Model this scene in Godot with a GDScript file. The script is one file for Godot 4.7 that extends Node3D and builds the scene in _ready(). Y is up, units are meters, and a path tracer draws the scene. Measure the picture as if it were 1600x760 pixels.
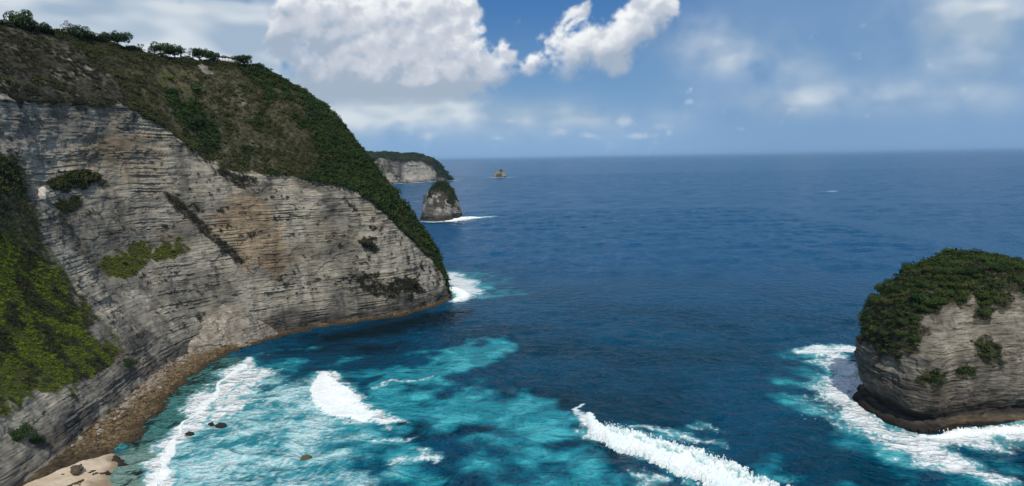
extends Node3D

# A limestone headland and its sea stacks above a bay, seen from a cliff top 100 m above the water.
# x runs right, -z runs out to sea, y is up; the sea stands at y = 0.

var rng := RandomNumberGenerator.new()
var n_broad := FastNoiseLite.new()
var n_mid := FastNoiseLite.new()
var n_fine := FastNoiseLite.new()
var n_ridge := FastNoiseLite.new()
var n_puff := FastNoiseLite.new()
var n_warp := FastNoiseLite.new()
var n_block := FastNoiseLite.new()
var names := {}
var ledge_out := PackedFloat32Array()
var ledge_tone := PackedFloat32Array()
var veg := 0.0          # set by the look functions: how densely plants cover the point
var veg_tone := 0       # and which kind grows there

const SUN := Vector3(0.04, 0.80, 0.60)


func _ready():
	var cam := Camera3D.new()
	cam.name = "camera"
	cam.position = Vector3(0, 100, 0)
	cam.rotation_degrees = Vector3(-6.82, 0, -1.01)
	cam.fov = 38.1
	cam.near = 0.5
	cam.far = 150000.0
	add_child(cam)
	cam.current = true
	rng.seed = 71
	set_noises()
	var env := Environment.new()
	env.background_mode = Environment.BG_SKY
	var sky := Sky.new()
	var pano := PanoramaSkyMaterial.new()
	pano.panorama = ImageTexture.create_from_image(sky_image())
	pano.energy_multiplier = 1.0
	sky.sky_material = pano
	env.sky = sky
	env.tonemap_mode = Environment.TONE_MAPPER_LINEAR
	env.tonemap_exposure = 1.0
	env.ambient_light_source = Environment.AMBIENT_SOURCE_SKY
	env.sdfgi_enabled = true
	env.ssao_enabled = true
	env.ssil_enabled = true
	env.fog_enabled = true
	env.fog_density = 0.000021
	env.fog_light_color = Color(0.66, 0.84, 1.0)
	var we := WorldEnvironment.new()
	we.name = "world_environment"
	we.environment = env
	add_child(we)
	var sun := DirectionalLight3D.new()
	sun.name = "sun"
	sun.light_energy = 1.0
	sun.light_color = Color(1.0, 0.965, 0.91)
	sun.light_angular_distance = 0.5
	sun.shadow_enabled = true
	sun.directional_shadow_max_distance = 6000.0
	add_child(sun)
	sun.look_at_from_position(SUN * 400.0, Vector3.ZERO, Vector3.UP)
	make_materials()
	make_leaf_meshes()
	build_sea()
	build_headland()
	build_shore()
	build_rockfall()
	build_right_stack()
	build_mid_stack()
	build_far_rock()
	build_far_headland()
	build_breakers()
	build_crest_trees()
	build_crest_scrub()
	build_pavilions()
	build_shrubs()
	build_boulders()


# ---------------------------------------------------------------- helpers

func set_noises():
	for a in [[n_broad, 11, 0.012, 4], [n_mid, 12, 0.06, 4], [n_fine, 13, 0.3, 3], [n_warp, 15, 0.03, 3]]:
		var n: FastNoiseLite = a[0]
		n.noise_type = FastNoiseLite.TYPE_SIMPLEX_SMOOTH
		n.seed = a[1]
		n.frequency = a[2]
		n.fractal_type = FastNoiseLite.FRACTAL_FBM
		n.fractal_octaves = a[3]
	n_ridge.noise_type = FastNoiseLite.TYPE_SIMPLEX_SMOOTH
	n_ridge.seed = 14
	n_ridge.frequency = 0.11
	n_ridge.fractal_type = FastNoiseLite.FRACTAL_RIDGED
	n_ridge.fractal_octaves = 3
	n_ridge.domain_warp_enabled = true
	n_ridge.domain_warp_amplitude = 9.0
	n_ridge.domain_warp_frequency = 0.05
	n_puff.noise_type = FastNoiseLite.TYPE_CELLULAR
	n_puff.seed = 16
	n_puff.frequency = 0.55
	n_puff.cellular_return_type = FastNoiseLite.RETURN_DISTANCE
	n_puff.fractal_type = FastNoiseLite.FRACTAL_FBM
	n_puff.fractal_octaves = 4
	n_puff.fractal_gain = 0.55
	n_puff.domain_warp_enabled = true
	n_puff.domain_warp_amplitude = 0.8
	n_puff.domain_warp_frequency = 0.4
	n_block.noise_type = FastNoiseLite.TYPE_CELLULAR
	n_block.seed = 18
	n_block.frequency = 0.085
	n_block.cellular_return_type = FastNoiseLite.RETURN_CELL_VALUE
	n_block.fractal_type = FastNoiseLite.FRACTAL_FBM
	n_block.fractal_octaves = 2
	n_block.domain_warp_enabled = true
	n_block.domain_warp_amplitude = 3.0
	n_block.domain_warp_frequency = 0.1
	# the beds of the limestone: 0.25 m steps of height, each bed with its own reach and tone
	ledge_out.resize(1200)
	ledge_tone.resize(1200)
	var at := 0
	while at < 1200:
		var thick := int(1 + pow(rng.randf(), 2.4) * 10)
		var out := rng.randf()
		var tone := rng.randf()
		var soft := rng.randf() < 0.22
		for k in thick:
			if at + k < 1200:
				ledge_out[at + k] = (0.05 if soft and thick < 4 else 0.25 + 0.75 * out - 0.15 * k / thick)
				ledge_tone[at + k] = (0.25 if soft and thick < 4 else 0.3 + 0.7 * tone)
		at += thick


func sst(a: float, b: float, x: float) -> float:
	var t := clampf((x - a) / (b - a), 0.0, 1.0)
	return t * t * (3.0 - 2.0 * t)


func numbered(called: String) -> String:
	names[called] = names.get(called, -1) + 1
	return called if names[called] == 0 else "%s_%03d" % [called, names[called]]


func tag(o: Node, label: String, category := "", group := "", kind := ""):
	o.set_meta("label", label)
	if category: o.set_meta("category", category)
	if group: o.set_meta("group", group)
	if kind: o.set_meta("kind", kind)


func put(called: String, mesh: Mesh, mat: Material, parent: Node = self) -> MeshInstance3D:
	var o := MeshInstance3D.new()
	o.name = numbered(called) if parent == self else called
	o.mesh = mesh
	o.material_override = mat
	parent.add_child(o, true)
	return o


func base(called: String, where: Vector3, turn := 0.0) -> Node3D:
	var o := Node3D.new()
	o.name = numbered(called)
	add_child(o, true)
	o.position = where
	o.rotation.y = turn
	return o


func mesh_of(v: PackedVector3Array, ix: PackedInt32Array, c := PackedColorArray(), nm := PackedVector3Array(), uv := PackedVector2Array()) -> ArrayMesh:
	var a := []
	a.resize(Mesh.ARRAY_MAX)
	a[Mesh.ARRAY_VERTEX] = v
	a[Mesh.ARRAY_INDEX] = ix
	if c.size(): a[Mesh.ARRAY_COLOR] = c
	if nm.size(): a[Mesh.ARRAY_NORMAL] = nm
	if uv.size(): a[Mesh.ARRAY_TEX_UV] = uv
	var m := ArrayMesh.new()
	m.add_surface_from_arrays(Mesh.PRIMITIVE_TRIANGLES, a)
	return m


func scatter_mesh(called: String, mesh: Mesh, mat: Material, where: Array[Transform3D], tints: PackedColorArray, parent: Node = self) -> MultiMeshInstance3D:
	var mm := MultiMesh.new()
	mm.transform_format = MultiMesh.TRANSFORM_3D
	mm.use_colors = true
	mm.mesh = mesh
	mm.instance_count = where.size()
	for k in where.size():
		mm.set_instance_transform(k, where[k])
		mm.set_instance_color(k, tints[k])
	var o := MultiMeshInstance3D.new()
	o.name = numbered(called) if parent == self else called
	o.multimesh = mm
	o.material_override = mat
	parent.add_child(o, true)
	return o


var m_rock: StandardMaterial3D
var m_water: StandardMaterial3D
var m_foam: StandardMaterial3D
var m_leaf: StandardMaterial3D
var m_bark: StandardMaterial3D
var m_sand: StandardMaterial3D
var m_stone: StandardMaterial3D
var m_roof: StandardMaterial3D
var m_post: StandardMaterial3D
var m_wall: StandardMaterial3D
var leaf_tints: Array[StandardMaterial3D] = []


func noise_image(size: int, freq: float, octaves: int, seed_: int, ridged := false) -> Image:
	var n := FastNoiseLite.new()
	n.noise_type = FastNoiseLite.TYPE_SIMPLEX_SMOOTH
	n.seed = seed_
	n.frequency = freq
	n.fractal_type = FastNoiseLite.FRACTAL_RIDGED if ridged else FastNoiseLite.FRACTAL_FBM
	n.fractal_octaves = octaves
	n.fractal_gain = 0.55
	return n.get_seamless_image(size, size, false, false, 0.12, true)


func flat(albedo: Color, rough: float, vertex := false) -> StandardMaterial3D:
	var m := StandardMaterial3D.new()
	m.albedo_color = albedo.linear_to_srgb()
	m.roughness = rough
	m.metallic_specular = 0.3
	m.vertex_color_use_as_albedo = vertex
	m.cull_mode = BaseMaterial3D.CULL_DISABLED
	return m


func make_materials():
	# fine grain of stone, the same all over, over the vertex colours of the rock
	var grain := noise_image(512, 0.02, 5, 5)
	grain.convert(Image.FORMAT_RGB8)
	grain.adjust_bcs(1.0, 0.35, 1.0)
	grain.adjust_bcs(1.62, 1.0, 1.0)
	m_rock = flat(Color(1, 1, 1), 0.92, true)
	m_rock.albedo_texture = ImageTexture.create_from_image(grain)
	m_rock.uv1_triplanar = true
	m_rock.uv1_world_triplanar = true
	m_rock.uv1_scale = Vector3(0.016, 0.13, 0.016)
	m_sand = flat(Color(0.58, 0.49, 0.37), 0.95, true)
	m_stone = flat(Color(1, 1, 1), 0.9, true)
	m_leaf = flat(Color(1, 1, 1), 0.75, true)
	m_leaf.metallic_specular = 0.25
	m_leaf.backlight_enabled = true
	m_leaf.backlight = Color(0.25, 0.3, 0.1)
	m_bark = flat(Color(0.16, 0.13, 0.10), 0.95)
	m_roof = flat(Color(0.16, 0.13, 0.10), 0.9)
	m_post = flat(Color(0.30, 0.24, 0.18), 0.8)
	m_wall = flat(Color(0.55, 0.52, 0.47), 0.9)
	m_foam = flat(Color(1, 1, 1), 0.9, true)
	for c in [Color(0.030, 0.060, 0.018), Color(0.040, 0.075, 0.020), Color(0.060, 0.095, 0.024), Color(0.050, 0.060, 0.026), Color(0.13, 0.19, 0.025), Color(0.07, 0.062, 0.042), Color(0.085, 0.105, 0.030)]:
		var m: StandardMaterial3D = m_leaf.duplicate()
		m.albedo_color = (c as Color).linear_to_srgb()
		leaf_tints.append(m)
	# water: ripples of 0.4 to 40 m
	var h := noise_image(2048, 0.0045, 7, 21)
	var r := noise_image(2048, 0.010, 5, 22, true)
	r.convert(Image.FORMAT_RGBA8)
	h.convert(Image.FORMAT_RGBA8)
	var half := Image.create(2048, 2048, false, Image.FORMAT_RGBA8)
	half.fill(Color(1, 1, 1, 0.35))
	h.blend_rect_mask(r, half, Rect2i(0, 0, 2048, 2048), Vector2i.ZERO)
	h.convert(Image.FORMAT_L8)
	h.convert(Image.FORMAT_RGBA8)
	h.bump_map_to_normal_map(22.0)
	m_water = StandardMaterial3D.new()
	m_water.albedo_color = Color(1, 1, 1)
	m_water.vertex_color_use_as_albedo = true
	m_water.roughness = 0.16
	m_water.metallic_specular = 0.17
	m_water.normal_enabled = true
	m_water.normal_texture = ImageTexture.create_from_image(h)
	m_water.normal_scale = 1.0


# ---------------------------------------------------------------- sky

# heaps of cumulus, as (azimuth, elevation, half width, half height) in degrees
const HEAPS := [[-13.6, 10.1, 3.6, 3.1], [-15.9, 11.1, 1.9, 1.5], [-11.8, 7.3, 4.6, 3.2], [-8.7, 10.8, 5.2, 3.1], [-5.3, 8.2, 4.8, 3.4], [-2.6, 6.9, 2.8, 2.0],
	[0.0, 8.2, 1.1, 0.9], [-9.9, 5.6, 3.5, 1.5], [-4.7, 11.3, 2.5, 2.1], [-13.8, 6.5, 2.4, 2.3], [4.3, 8.1, 2.7, 2.2], [7.3, 8.8, 2.7, 2.5], [9.8, 9.6, 2.3, 1.9],
	[12.2, 10.7, 1.6, 2.0], [5.9, 11.4, 1.6, 1.2], [2.0, 7.2, 1.0, 1.1], [8.6, 7.2, 1.8, 1.1], [-7.4, 6.5, 5.0, 2.0], [10.8, 11.9, 2.6, 1.4], [-15.7, 6.1, 1.3, 1.0], [-8.0, 5.0, 5.0, 1.2], [-13.0, 5.2, 3.0, 1.4], [-17.0, 9.0, 2.0, 2.0], [-9.5, 9.0, 4.0, 3.0]]
const VEILS := [[-21.0, 7.6, 5.0, 3.6], [-31.9, 8.1, 9.5, 5.7], [-22.3, 8.2, 8.2, 2.9], [-28.3, 10.4, 10.1, 3.1], [-10.0, 4.1, 7.4, 1.6], [-16.3, 4.4, 5.6, 3.1]]
const FAINT := [[34.0, 7.6, 5.5, 4.4], [31.0, 9.6, 4.0, 2.2], [20.0, 7.4, 5.5, 2.0], [15.4, 8.6, 4.0, 2.4], [25.0, 4.0, 9.0, 1.5], [4.0, 3.2, 12.0, 1.6]]
const PUFFS := [[-5.4, 4.0, 1.3, 0.6], [-3.6, 3.0, 0.7, 0.5], [3.7, 2.1, 2.0, 0.6], [8.8, 2.8, 0.9, 0.8], [10.3, 1.6, 1.7, 0.4], [14.0, 4.1, 0.8, 0.4], [16.7, 3.3, 0.4, 0.4],
	[21.7, 3.2, 1.0, 0.6], [11.6, 2.4, 1.2, 0.4], [17.8, 2.0, 1.3, 0.3], [2.0, 2.7, 1.0, 0.4], [-6.6, 2.0, 1.2, 0.4], [26.5, 2.6, 1.4, 0.4], [-1.4, 1.7, 1.5, 0.3], [12.7, 1.8, 0.5, 0.4], [-8.0, 2.6, 1.5, 0.4], [6.3, 1.7, 1.4, 0.4], [0.2, 3.0, 0.7, 0.3]]


func heaped(list: Array, az: float, el: float) -> float:
	var s := 0.0
	for b in list:
		var dx: float = (az - b[0]) / b[2]
		var dy: float = (el - b[1]) / b[3]
		var d := dx * dx + dy * dy
		if d < 4.0:
			s += exp(-1.5 * d)
	return s


func lobed(list: Array, az: float, el: float) -> float:
	var s := 0.0
	for b in list:
		var dx: float = (az - b[0]) / b[2]
		var dy: float = (el - b[1]) / b[3]
		var d := dx * dx + dy * dy
		if d < 1.0:
			s = maxf(s, b[3] * sqrt(1.0 - d))
	return s


func sky_part(az0: float, el0: float, step: float, w: int, h: int) -> Image:
	# column 0 at az0, row 0 at the top (el0)
	var dens := PackedFloat32Array()
	var tall := PackedFloat32Array()
	var mass := PackedFloat32Array()
	var thin := PackedFloat32Array()
	dens.resize(w * h)
	tall.resize(w * h)
	mass.resize(w * h)
	thin.resize(w * h)
	for j in h:
		var el := el0 - j * step
		for i in w:
			var az := az0 + i * step
			var near_view := (1.0 - sst(36.0, 48.0, absf(az))) * (1.0 - sst(13.5, 17.0, el))
			var p := Vector3(az, el * 1.15, 0)
			if near_view < 1.0:
				var a := deg_to_rad(az)
				p = Vector3(cos(a) * 57.0, el * 1.15, sin(a) * 57.0).lerp(p, near_view)
			var puff := (-n_puff.get_noise_3dv(p * 0.50) - 0.525) * 2.2
			var curl := (-n_puff.get_noise_3dv(p * 1.3 + Vector3(7, 3, 1)) - 0.525) * 2.2
			var soft := n_mid.get_noise_3dv(p * 6.0)
			var wide := n_mid.get_noise_3dv(p * 2.2 + Vector3(0, 50, 0))
			var b := 0.0
			var s := 0.0
			var v := 0.0
			if near_view > 0.0:
				b = heaped(HEAPS, az, el) * near_view
				s = heaped(PUFFS, az, el) * near_view
				v = (heaped(VEILS, az, el) + 0.32 * heaped(FAINT, az, el)) * near_view
			if near_view < 1.0:
				var far := n_warp.get_noise_3dv(p * Vector3(1.4, 2.6, 1.4)) * 2.4 + 0.12
				b += maxf(far, 0.0) * 1.6 * (1.0 - near_view) * sst(2.0, 7.0, el) * (1.0 - sst(50.0, 75.0, el))
				v += maxf(0.0, far + 0.3) * 0.9 * (1.0 - near_view)
			var k := j * w + i
			b = 1.0 - exp(-b * 1.1)
			mass[k] = b
			var d := b - 0.34 + (0.75 * puff + 0.18 * curl + 0.40 * wide + 0.10 * soft) * sst(0.02, 0.40, b) * (1.15 - 0.5 * b)
			var e := (minf(s, 1.0) * 0.75 - 0.42 + 0.5 * puff + 0.5 * curl + 0.6 * soft) * 0.40
			dens[k] = maxf(d, e)
			tall[k] = (lobed(HEAPS, az, el) * near_view * 1.6 if near_view > 0.0 else 0.0) + 1.2 * sqrt(maxf(b - 0.25, 0.0)) + 1.35 * puff + 0.10 * curl + 0.9 * wide
			thin[k] = clampf(1.75 * v * (0.85 + 1.5 * wide + 0.35 * soft), 0.0, 1.0)
	var im := Image.create(w, h, false, Image.FORMAT_RGBF)
	var zenith := Color(0.028, 0.095, 0.33)
	var upper := Color(0.062, 0.190, 0.450)
	var middle := Color(0.180, 0.345, 0.575)
	var low := Color(0.255, 0.425, 0.655)
	var reach := maxi(1, int(0.36 / step))
	var far_up := maxi(1, int(1.7 / step))
	var to_sun := Vector3(-0.42, 0.72, 0.55).normalized()
	for j in h:
		var el := el0 - j * step
		for i in w:
			var az := az0 + i * step
			var t := el / 12.0
			var c: Color = low.lerp(middle, sst(0.0, 0.45, t)).lerp(upper, sst(0.3, 1.1, t)).lerp(zenith, sst(1.0, 4.5, t))
			var front := maxf(0.0, cos(deg_to_rad(az)))
			var near_front := (1.0 - sst(30.0, 45.0, absf(az)))
			c = c.lerp(Color(0.195, 0.340, 0.560), 0.75 * sst(8.0, 22.0, az) * (1.0 - sst(60.0, 120.0, az)) * (1.0 - sst(10.0, 30.0, el)) * front)
			var k := j * w + i
			var veil := clampf(thin[k], 0.0, 1.0)
			var wisp := n_warp.get_noise_2d(az * 3.0, el * 8.0)
			c = c.lerp(Color(0.40, 0.51, 0.62).lerp(Color(0.72, 0.78, 0.82), clampf(0.50 + 1.9 * wisp, 0.0, 1.0)), veil * 0.88)
			var d := dens[k]
			var under := mass[maxi(j - far_up, 0) * w + i] - mass[mini(j + far_up, h - 1) * w + i]
			var cover := sst(-0.02, 0.28 + 0.45 * clampf(under, 0.0, 1.0), d)
			if cover > 0.0:
				var ia := maxi(i - reach, 0)
				var ib := mini(i + reach, w - 1)
				var ja := maxi(j - reach, 0)
				var jb := mini(j + reach, h - 1)
				var gx := (tall[j * w + ib] - tall[j * w + ia]) / ((ib - ia) * step)
				var gy := (tall[ja * w + i] - tall[jb * w + i]) / ((jb - ja) * step)
				var n := Vector3(-gx, -gy, 2.3).normalized()
				var lit := 0.5 + 0.5 * n.dot(to_sun)
				# the underside: more cloud above than below
				lit -= 0.55 * clampf(under, -0.15, 1.0) + 0.22 * sst(0.45, 0.9, mass[k]) + 0.28 * sst(0.2, 0.9, thin[k])
				lit += 0.22 * (1.0 - sst(0.05, 0.4, d))
				lit -= 0.5 * clampf(n_mid.get_noise_2d(az * 7.0 + 31.0, el * 9.0) + 0.12, 0.0, 0.6) + 0.16 * (1.0 - sst(-14.0, -9.0, az)) * near_front
				if el < 5.0: lit = lerpf(lit, 0.75, sst(5.0, 4.0, el))
				var shade := Color(0.37, 0.455, 0.565).lerp(Color(0.56, 0.605, 0.69), sst(0.05, 0.50, lit)).lerp(Color(0.92, 0.945, 0.955), sst(0.46, 0.96, lit))
				var thinness := 1.0 if el > 5.0 else lerpf(0.34, 1.0, sst(3.6, 5.5, el))
				c = c.lerp(shade, cover * thinness)
			im.set_pixel(i, j, c)
	return im


func sky_image() -> Image:
	var im := sky_part(-180.0 + 0.176, 90.0 - 0.176, 360.0 / 1024.0, 1024, 256)
	var all := Image.create(1024, 512, false, Image.FORMAT_RGBF)
	all.fill(Color(0.10, 0.17, 0.26))
	all.blit_rect(im, Rect2i(0, 0, 1024, 256), Vector2i.ZERO)
	all.resize(4096, 2048, Image.INTERPOLATE_BILINEAR)
	var step := 360.0 / 4096.0
	var w := 1092
	var x0 := 2048 - 546
	var fine := sky_part(-180.0 + (x0 + 0.5) * step, 90.0 - (1024 - 200 + 0.5) * step, step, w, 200)
	all.blit_rect(fine, Rect2i(0, 0, w, 200), Vector2i(x0, 1024 - 200))
	# a panorama begins at -z, so the halves change places
	var turned := Image.create(4096, 2048, false, Image.FORMAT_RGBF)
	turned.blit_rect(all, Rect2i(2048, 0, 2048, 2048), Vector2i.ZERO)
	turned.blit_rect(all, Rect2i(0, 0, 2048, 2048), Vector2i(2048, 0))
	return turned


# ---------------------------------------------------------------- sea

# bands of foam and of pale water, as points (x, z, half width) along a line on the sea
var bands := []


func band(kind: int, amount: float, pts: Array):
	var lo := Vector2(1e9, 1e9)
	var hi := -lo
	for p in pts:
		lo = lo.min(Vector2(p.x - p.z * 2.3 - 14.0, p.y - p.z * 2.3 - 14.0))
		hi = hi.max(Vector2(p.x + p.z * 2.3 + 14.0, p.y + p.z * 2.3 + 14.0))
	bands.append([kind, amount, pts, Rect2(lo, hi - lo)])


func band_at(pts: Array, x: float, z: float) -> float:
	# 1 on the line, 0 at its half width, less beyond
	var best := -9.0
	for k in pts.size() - 1:
		var a: Vector3 = pts[k]
		var b: Vector3 = pts[k + 1]
		var ex := b.x - a.x
		var ez := b.y - a.y
		var t := clampf(((x - a.x) * ex + (z - a.y) * ez) / (ex * ex + ez * ez), 0.0, 1.0)
		var dx := x - a.x - ex * t
		var dz := z - a.y - ez * t
		best = maxf(best, 1.0 - sqrt(dx * dx + dz * dz) / (a.z + (b.z - a.z) * t))
	return best


const DEEP := Color(0.0005, 0.058, 0.118)
const DARK := Color(0.0004, 0.038, 0.070)
const TURQ := Color(0.018, 0.235, 0.300)
const PALE := Color(0.26, 0.58, 0.62)
const CLEAR := Color(0.055, 0.185, 0.180)
const WHITE := Color(0.80, 0.86, 0.87)


func sea_color(x: float, z: float) -> Color:
	var wx := x + 9.0 * n_warp.get_noise_2d(x, z) + 3.5 * n_mid.get_noise_2d(x * 1.4, z * 1.4)
	var wz := z + 9.0 * n_warp.get_noise_2d(x + 500.0, z) + 3.5 * n_mid.get_noise_2d(x * 1.4 + 300.0, z * 1.4)
	var sums := [-1.0, 0.0, 0.0, 0.0, 0.0]
	var any := false
	for b in bands:
		if (b[3] as Rect2).has_point(Vector2(x, z)):
			var s := band_at(b[2], wx, wz)
			if s > -1.2:
				any = true
				sums[b[0]] = maxf(sums[b[0]], (s + (0.35 if b[0] > 0 else 0.6)) * b[1])
	var broad := n_broad.get_noise_2d(x, z)
	var c := DEEP.lerp(DARK, clampf(0.45 + 1.3 * broad, 0.0, 1.0))
	# farther out the water is a plainer blue
	c = c.lerp(Color(0.0008, 0.080, 0.195), sst(330.0, 800.0, -z + absf(x) * 0.3))
	if not any:
		return c
	var soft := n_mid.get_noise_2d(x * 0.8, z * 0.8)
	var lace := n_ridge.get_noise_2d(x * 1.3 + z * 0.5, z * 1.0) * 0.3 + n_ridge.get_noise_2d(x * 2.6 + 60.0, z * 2.0 - x * 0.6) * 0.25 + 0.5
	var fine := n_fine.get_noise_2d(x * 1.5, z)
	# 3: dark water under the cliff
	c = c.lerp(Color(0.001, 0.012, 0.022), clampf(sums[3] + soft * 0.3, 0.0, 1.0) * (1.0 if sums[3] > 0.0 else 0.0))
	# 0: turquoise, where air is mixed into the water
	var cloud := soft + 0.6 * n_warp.get_noise_2d(x * 1.1 + 40.0, z * 1.1) + 0.35 * (lace - 0.5)
	var t := sst(0.0, 1.45, sums[0] * 1.12 + 0.95 * cloud + 0.05 * fine)
	c = c.lerp(Color(0.004, 0.105, 0.165), sst(0.0, 0.4, t)).lerp(TURQ, sst(0.25, 0.8, t)).lerp(Color(0.055, 0.40, 0.46), sst(0.7, 1.0, t) * sst(-0.1, 0.5, cloud))
	# 1: the milky water behind the breakers
	if sums[1] > 0.0:
		var m := sst(0.15, 0.95, sums[1] + 0.5 * soft)
		c = c.lerp(TURQ.lerp(PALE, sst(-0.35, 0.4, soft + 0.7 * (lace - 0.5))), m)
		c = c.lerp(WHITE, m * sst(0.55, 0.95, lace + 0.15 * fine + 0.3 * soft) * 0.5)
	# 4: clear shallows over sand and stones
	if sums[4] > 0.0:
		var stones := sst(-0.12, 0.22, soft * 0.8 + fine * 0.55 - 0.25 * sst(-250.0, -215.0, z))
		c = c.lerp(CLEAR.lerp(Color(0.17, 0.28, 0.24), sst(-262.0, -222.0, z)).lerp(Color(0.012, 0.034, 0.034), stones), sst(0.0, 0.7, sums[4]))
	# 2: foam
	if sums[2] > 0.0:
		var f := sums[2] as float
		c = c.lerp(Color(0.10, 0.42, 0.47), sst(0.0, 0.7, f + soft * 0.4) * 0.8)
		c = c.lerp(WHITE, sst(0.90, 1.30, f * 0.68 + lace * 1.0 + 0.16 * fine))
	return c


func sea_height(x: float, z: float) -> float:
	var a := n_warp.get_noise_2d(x * 0.7 + z * 0.25, z * 1.5)
	var b := n_mid.get_noise_2d(x * 0.8 + z * 0.3 + 90.0, z * 1.6 - x * 0.2)
	return 0.75 * a + 0.42 * b + 0.25 * sin(0.16 * (z * 0.9 + x * 0.45) + 3.0 * a)


func grid_index(w: int, h: int, ix: PackedInt32Array, from := 0):
	var at := ix.size()
	ix.resize(at + (w - 1) * (h - 1) * 6)
	for j in h - 1:
		for i in w - 1:
			var a := from + j * w + i
			ix[at] = a
			ix[at + 1] = a + 1
			ix[at + 2] = a + w
			ix[at + 3] = a + 1
			ix[at + 4] = a + w + 1
			ix[at + 5] = a + w
			at += 6


func build_sea():
	# 0 turquoise
	band(0, 0.95, [Vector3(-59, -307, 7), Vector3(-43, -322, 13), Vector3(-27, -346, 15), Vector3(-9, -374, 11)])
	band(0, 0.85, [Vector3(-60, -259, 16), Vector3(-43, -275, 20), Vector3(-22, -274, 21), Vector3(-4, -273, 18), Vector3(11, -257, 15)])
	band(0, 0.6, [Vector3(-1, -245, 14), Vector3(9, -224, 18), Vector3(21, -215, 12)])
	band(0, 0.85, [Vector3(-56, -276, 14), Vector3(-49, -318, 14)])
	band(0, 0.45, [Vector3(-40, -212, 14), Vector3(-10, -226, 16)])
	band(0, 0.36, [Vector3(-130, -345, 18), Vector3(-90, -318, 22), Vector3(-62, -290, 14)])
	band(0, 0.8, [Vector3(-118, -215, 30), Vector3(-112, -262, 34), Vector3(-92, -270, 34), Vector3(-66, -228, 28)])
	band(0, 0.7, [Vector3(-48, -612, 18), Vector3(-30, -531, 24)])
	band(0, 0.42, [Vector3(28, -258, 8), Vector3(52, -226, 14), Vector3(78, -192, 14)])
	band(0, 0.45, [Vector3(153, -345, 12), Vector3(130, -290, 16), Vector3(128, -240, 18), Vector3(142, -205, 12)])
	# 1 milky
	band(1, 1.05, [Vector3(-114, -200, 16), Vector3(-108, -229, 28), Vector3(-98, -245, 34), Vector3(-80, -226, 30), Vector3(-66, -205, 26)])
	band(1, 1.0, [Vector3(-125, -285, 12), Vector3(-108, -290, 22), Vector3(-84, -265, 24), Vector3(-68, -244, 14)])
	band(1, 0.65, [Vector3(-130, -318, 12), Vector3(-112, -316, 16), Vector3(-84, -285, 14)])
	# 2 foam
	band(2, 1.0, [Vector3(-110, -194, 5), Vector3(-117, -227, 5), Vector3(-126, -262, 6), Vector3(-130, -295, 8), Vector3(-134, -333, 9), Vector3(-134, -353, 4)])
	band(2, 0.8, [Vector3(-118, -270, 6), Vector3(-120, -300, 7), Vector3(-126, -335, 6)])
	band(2, 1.05, [Vector3(-56, -620, 7), Vector3(-44, -575, 15), Vector3(-33, -519, 13), Vector3(-42, -494, 6)])
	band(2, 0.86, [Vector3(160, -356, 6), Vector3(156, -332, 10), Vector3(148, -304, 12), Vector3(134, -276, 13), Vector3(131, -252, 13), Vector3(136, -233, 13), Vector3(140, -219, 11), Vector3(142, -203, 5)])
	band(2, 0.95, [Vector3(146, -236, 6), Vector3(163, -238, 8), Vector3(183, -240, 9), Vector3(215, -246, 8)])
	band(2, 1.0, [Vector3(148, -352, 5), Vector3(160, -352, 9), Vector3(175, -352, 9)])
	band(2, 0.56, [Vector3(-51, -243, 1.6), Vector3(-44, -245.5, 2.6), Vector3(-39, -245, 2.4), Vector3(-32, -247, 1.5)])
	band(2, 0.60, [Vector3(-38, -226, 3), Vector3(-32, -230, 4), Vector3(-30, -226, 2)])
	band(2, 0.50, [Vector3(-59, -303, 2.4), Vector3(-48, -312, 3.4), Vector3(-39, -326, 2.6)])
	band(2, 0.52, [Vector3(42, -252, 2), Vector3(56, -246, 6), Vector3(70, -234, 4)])
	band(2, 0.45, [Vector3(66, -254, 3), Vector3(72, -248, 4)])
	band(2, 0.5, [Vector3(36, -212, 4), Vector3(44, -208, 3)])
	band(2, 0.95, [Vector3(28, -276, 1.5), Vector3(27, -262, 3), Vector3(31, -248, 5), Vector3(52, -226, 8), Vector3(64, -212, 8), Vector3(78, -193, 8)])
	band(2, 0.86, [Vector3(-90, -326, 4), Vector3(-80, -300, 9), Vector3(-70, -280, 10), Vector3(-52, -262, 5)])
	# behind the surf line at the mid stack and the other rocks
	band(2, 1.0, [Vector3(-150, -1160, 5), Vector3(-116, -1150, 9), Vector3(-92, -1180, 14), Vector3(-72, -1205, 16), Vector3(-40, -1225, 8)])
	band(0, 0.8, [Vector3(-90, -1190, 30), Vector3(-40, -1230, 22)])
	band(2, 1.2, [Vector3(-560, -3080, 14), Vector3(-505, -3120, 26), Vector3(-400, -3310, 22), Vector3(-310, -3460, 26), Vector3(-280, -3530, 16)])
	band(2, 1.2, [Vector3(-125, -3930, 20), Vector3(-60, -3880, 26), Vector3(0, -3895, 18), Vector3(40, -3910, 8)])
	for c in [[849, -1865, 7, 0.9], [62, -830, 2.0, 0.7], [330, -1250, 2.5, 0.62]]:
		band(2, c[3], [Vector3(c[0] - 2.2 * c[2], c[1], c[2] * 0.7), Vector3(c[0] + 2.2 * c[2], c[1] + c[2], c[2] * 0.7)])
	# 3 dark water below the headland and round the stacks
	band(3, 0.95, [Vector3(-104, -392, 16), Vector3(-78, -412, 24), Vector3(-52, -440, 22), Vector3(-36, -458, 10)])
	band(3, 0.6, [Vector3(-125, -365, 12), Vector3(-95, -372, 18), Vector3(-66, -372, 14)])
	band(3, 0.7, [Vector3(-115, -1120, 26), Vector3(-85, -1140, 20)])  # the cone shaped stack's reflection, painted dark into the sea colour
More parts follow.
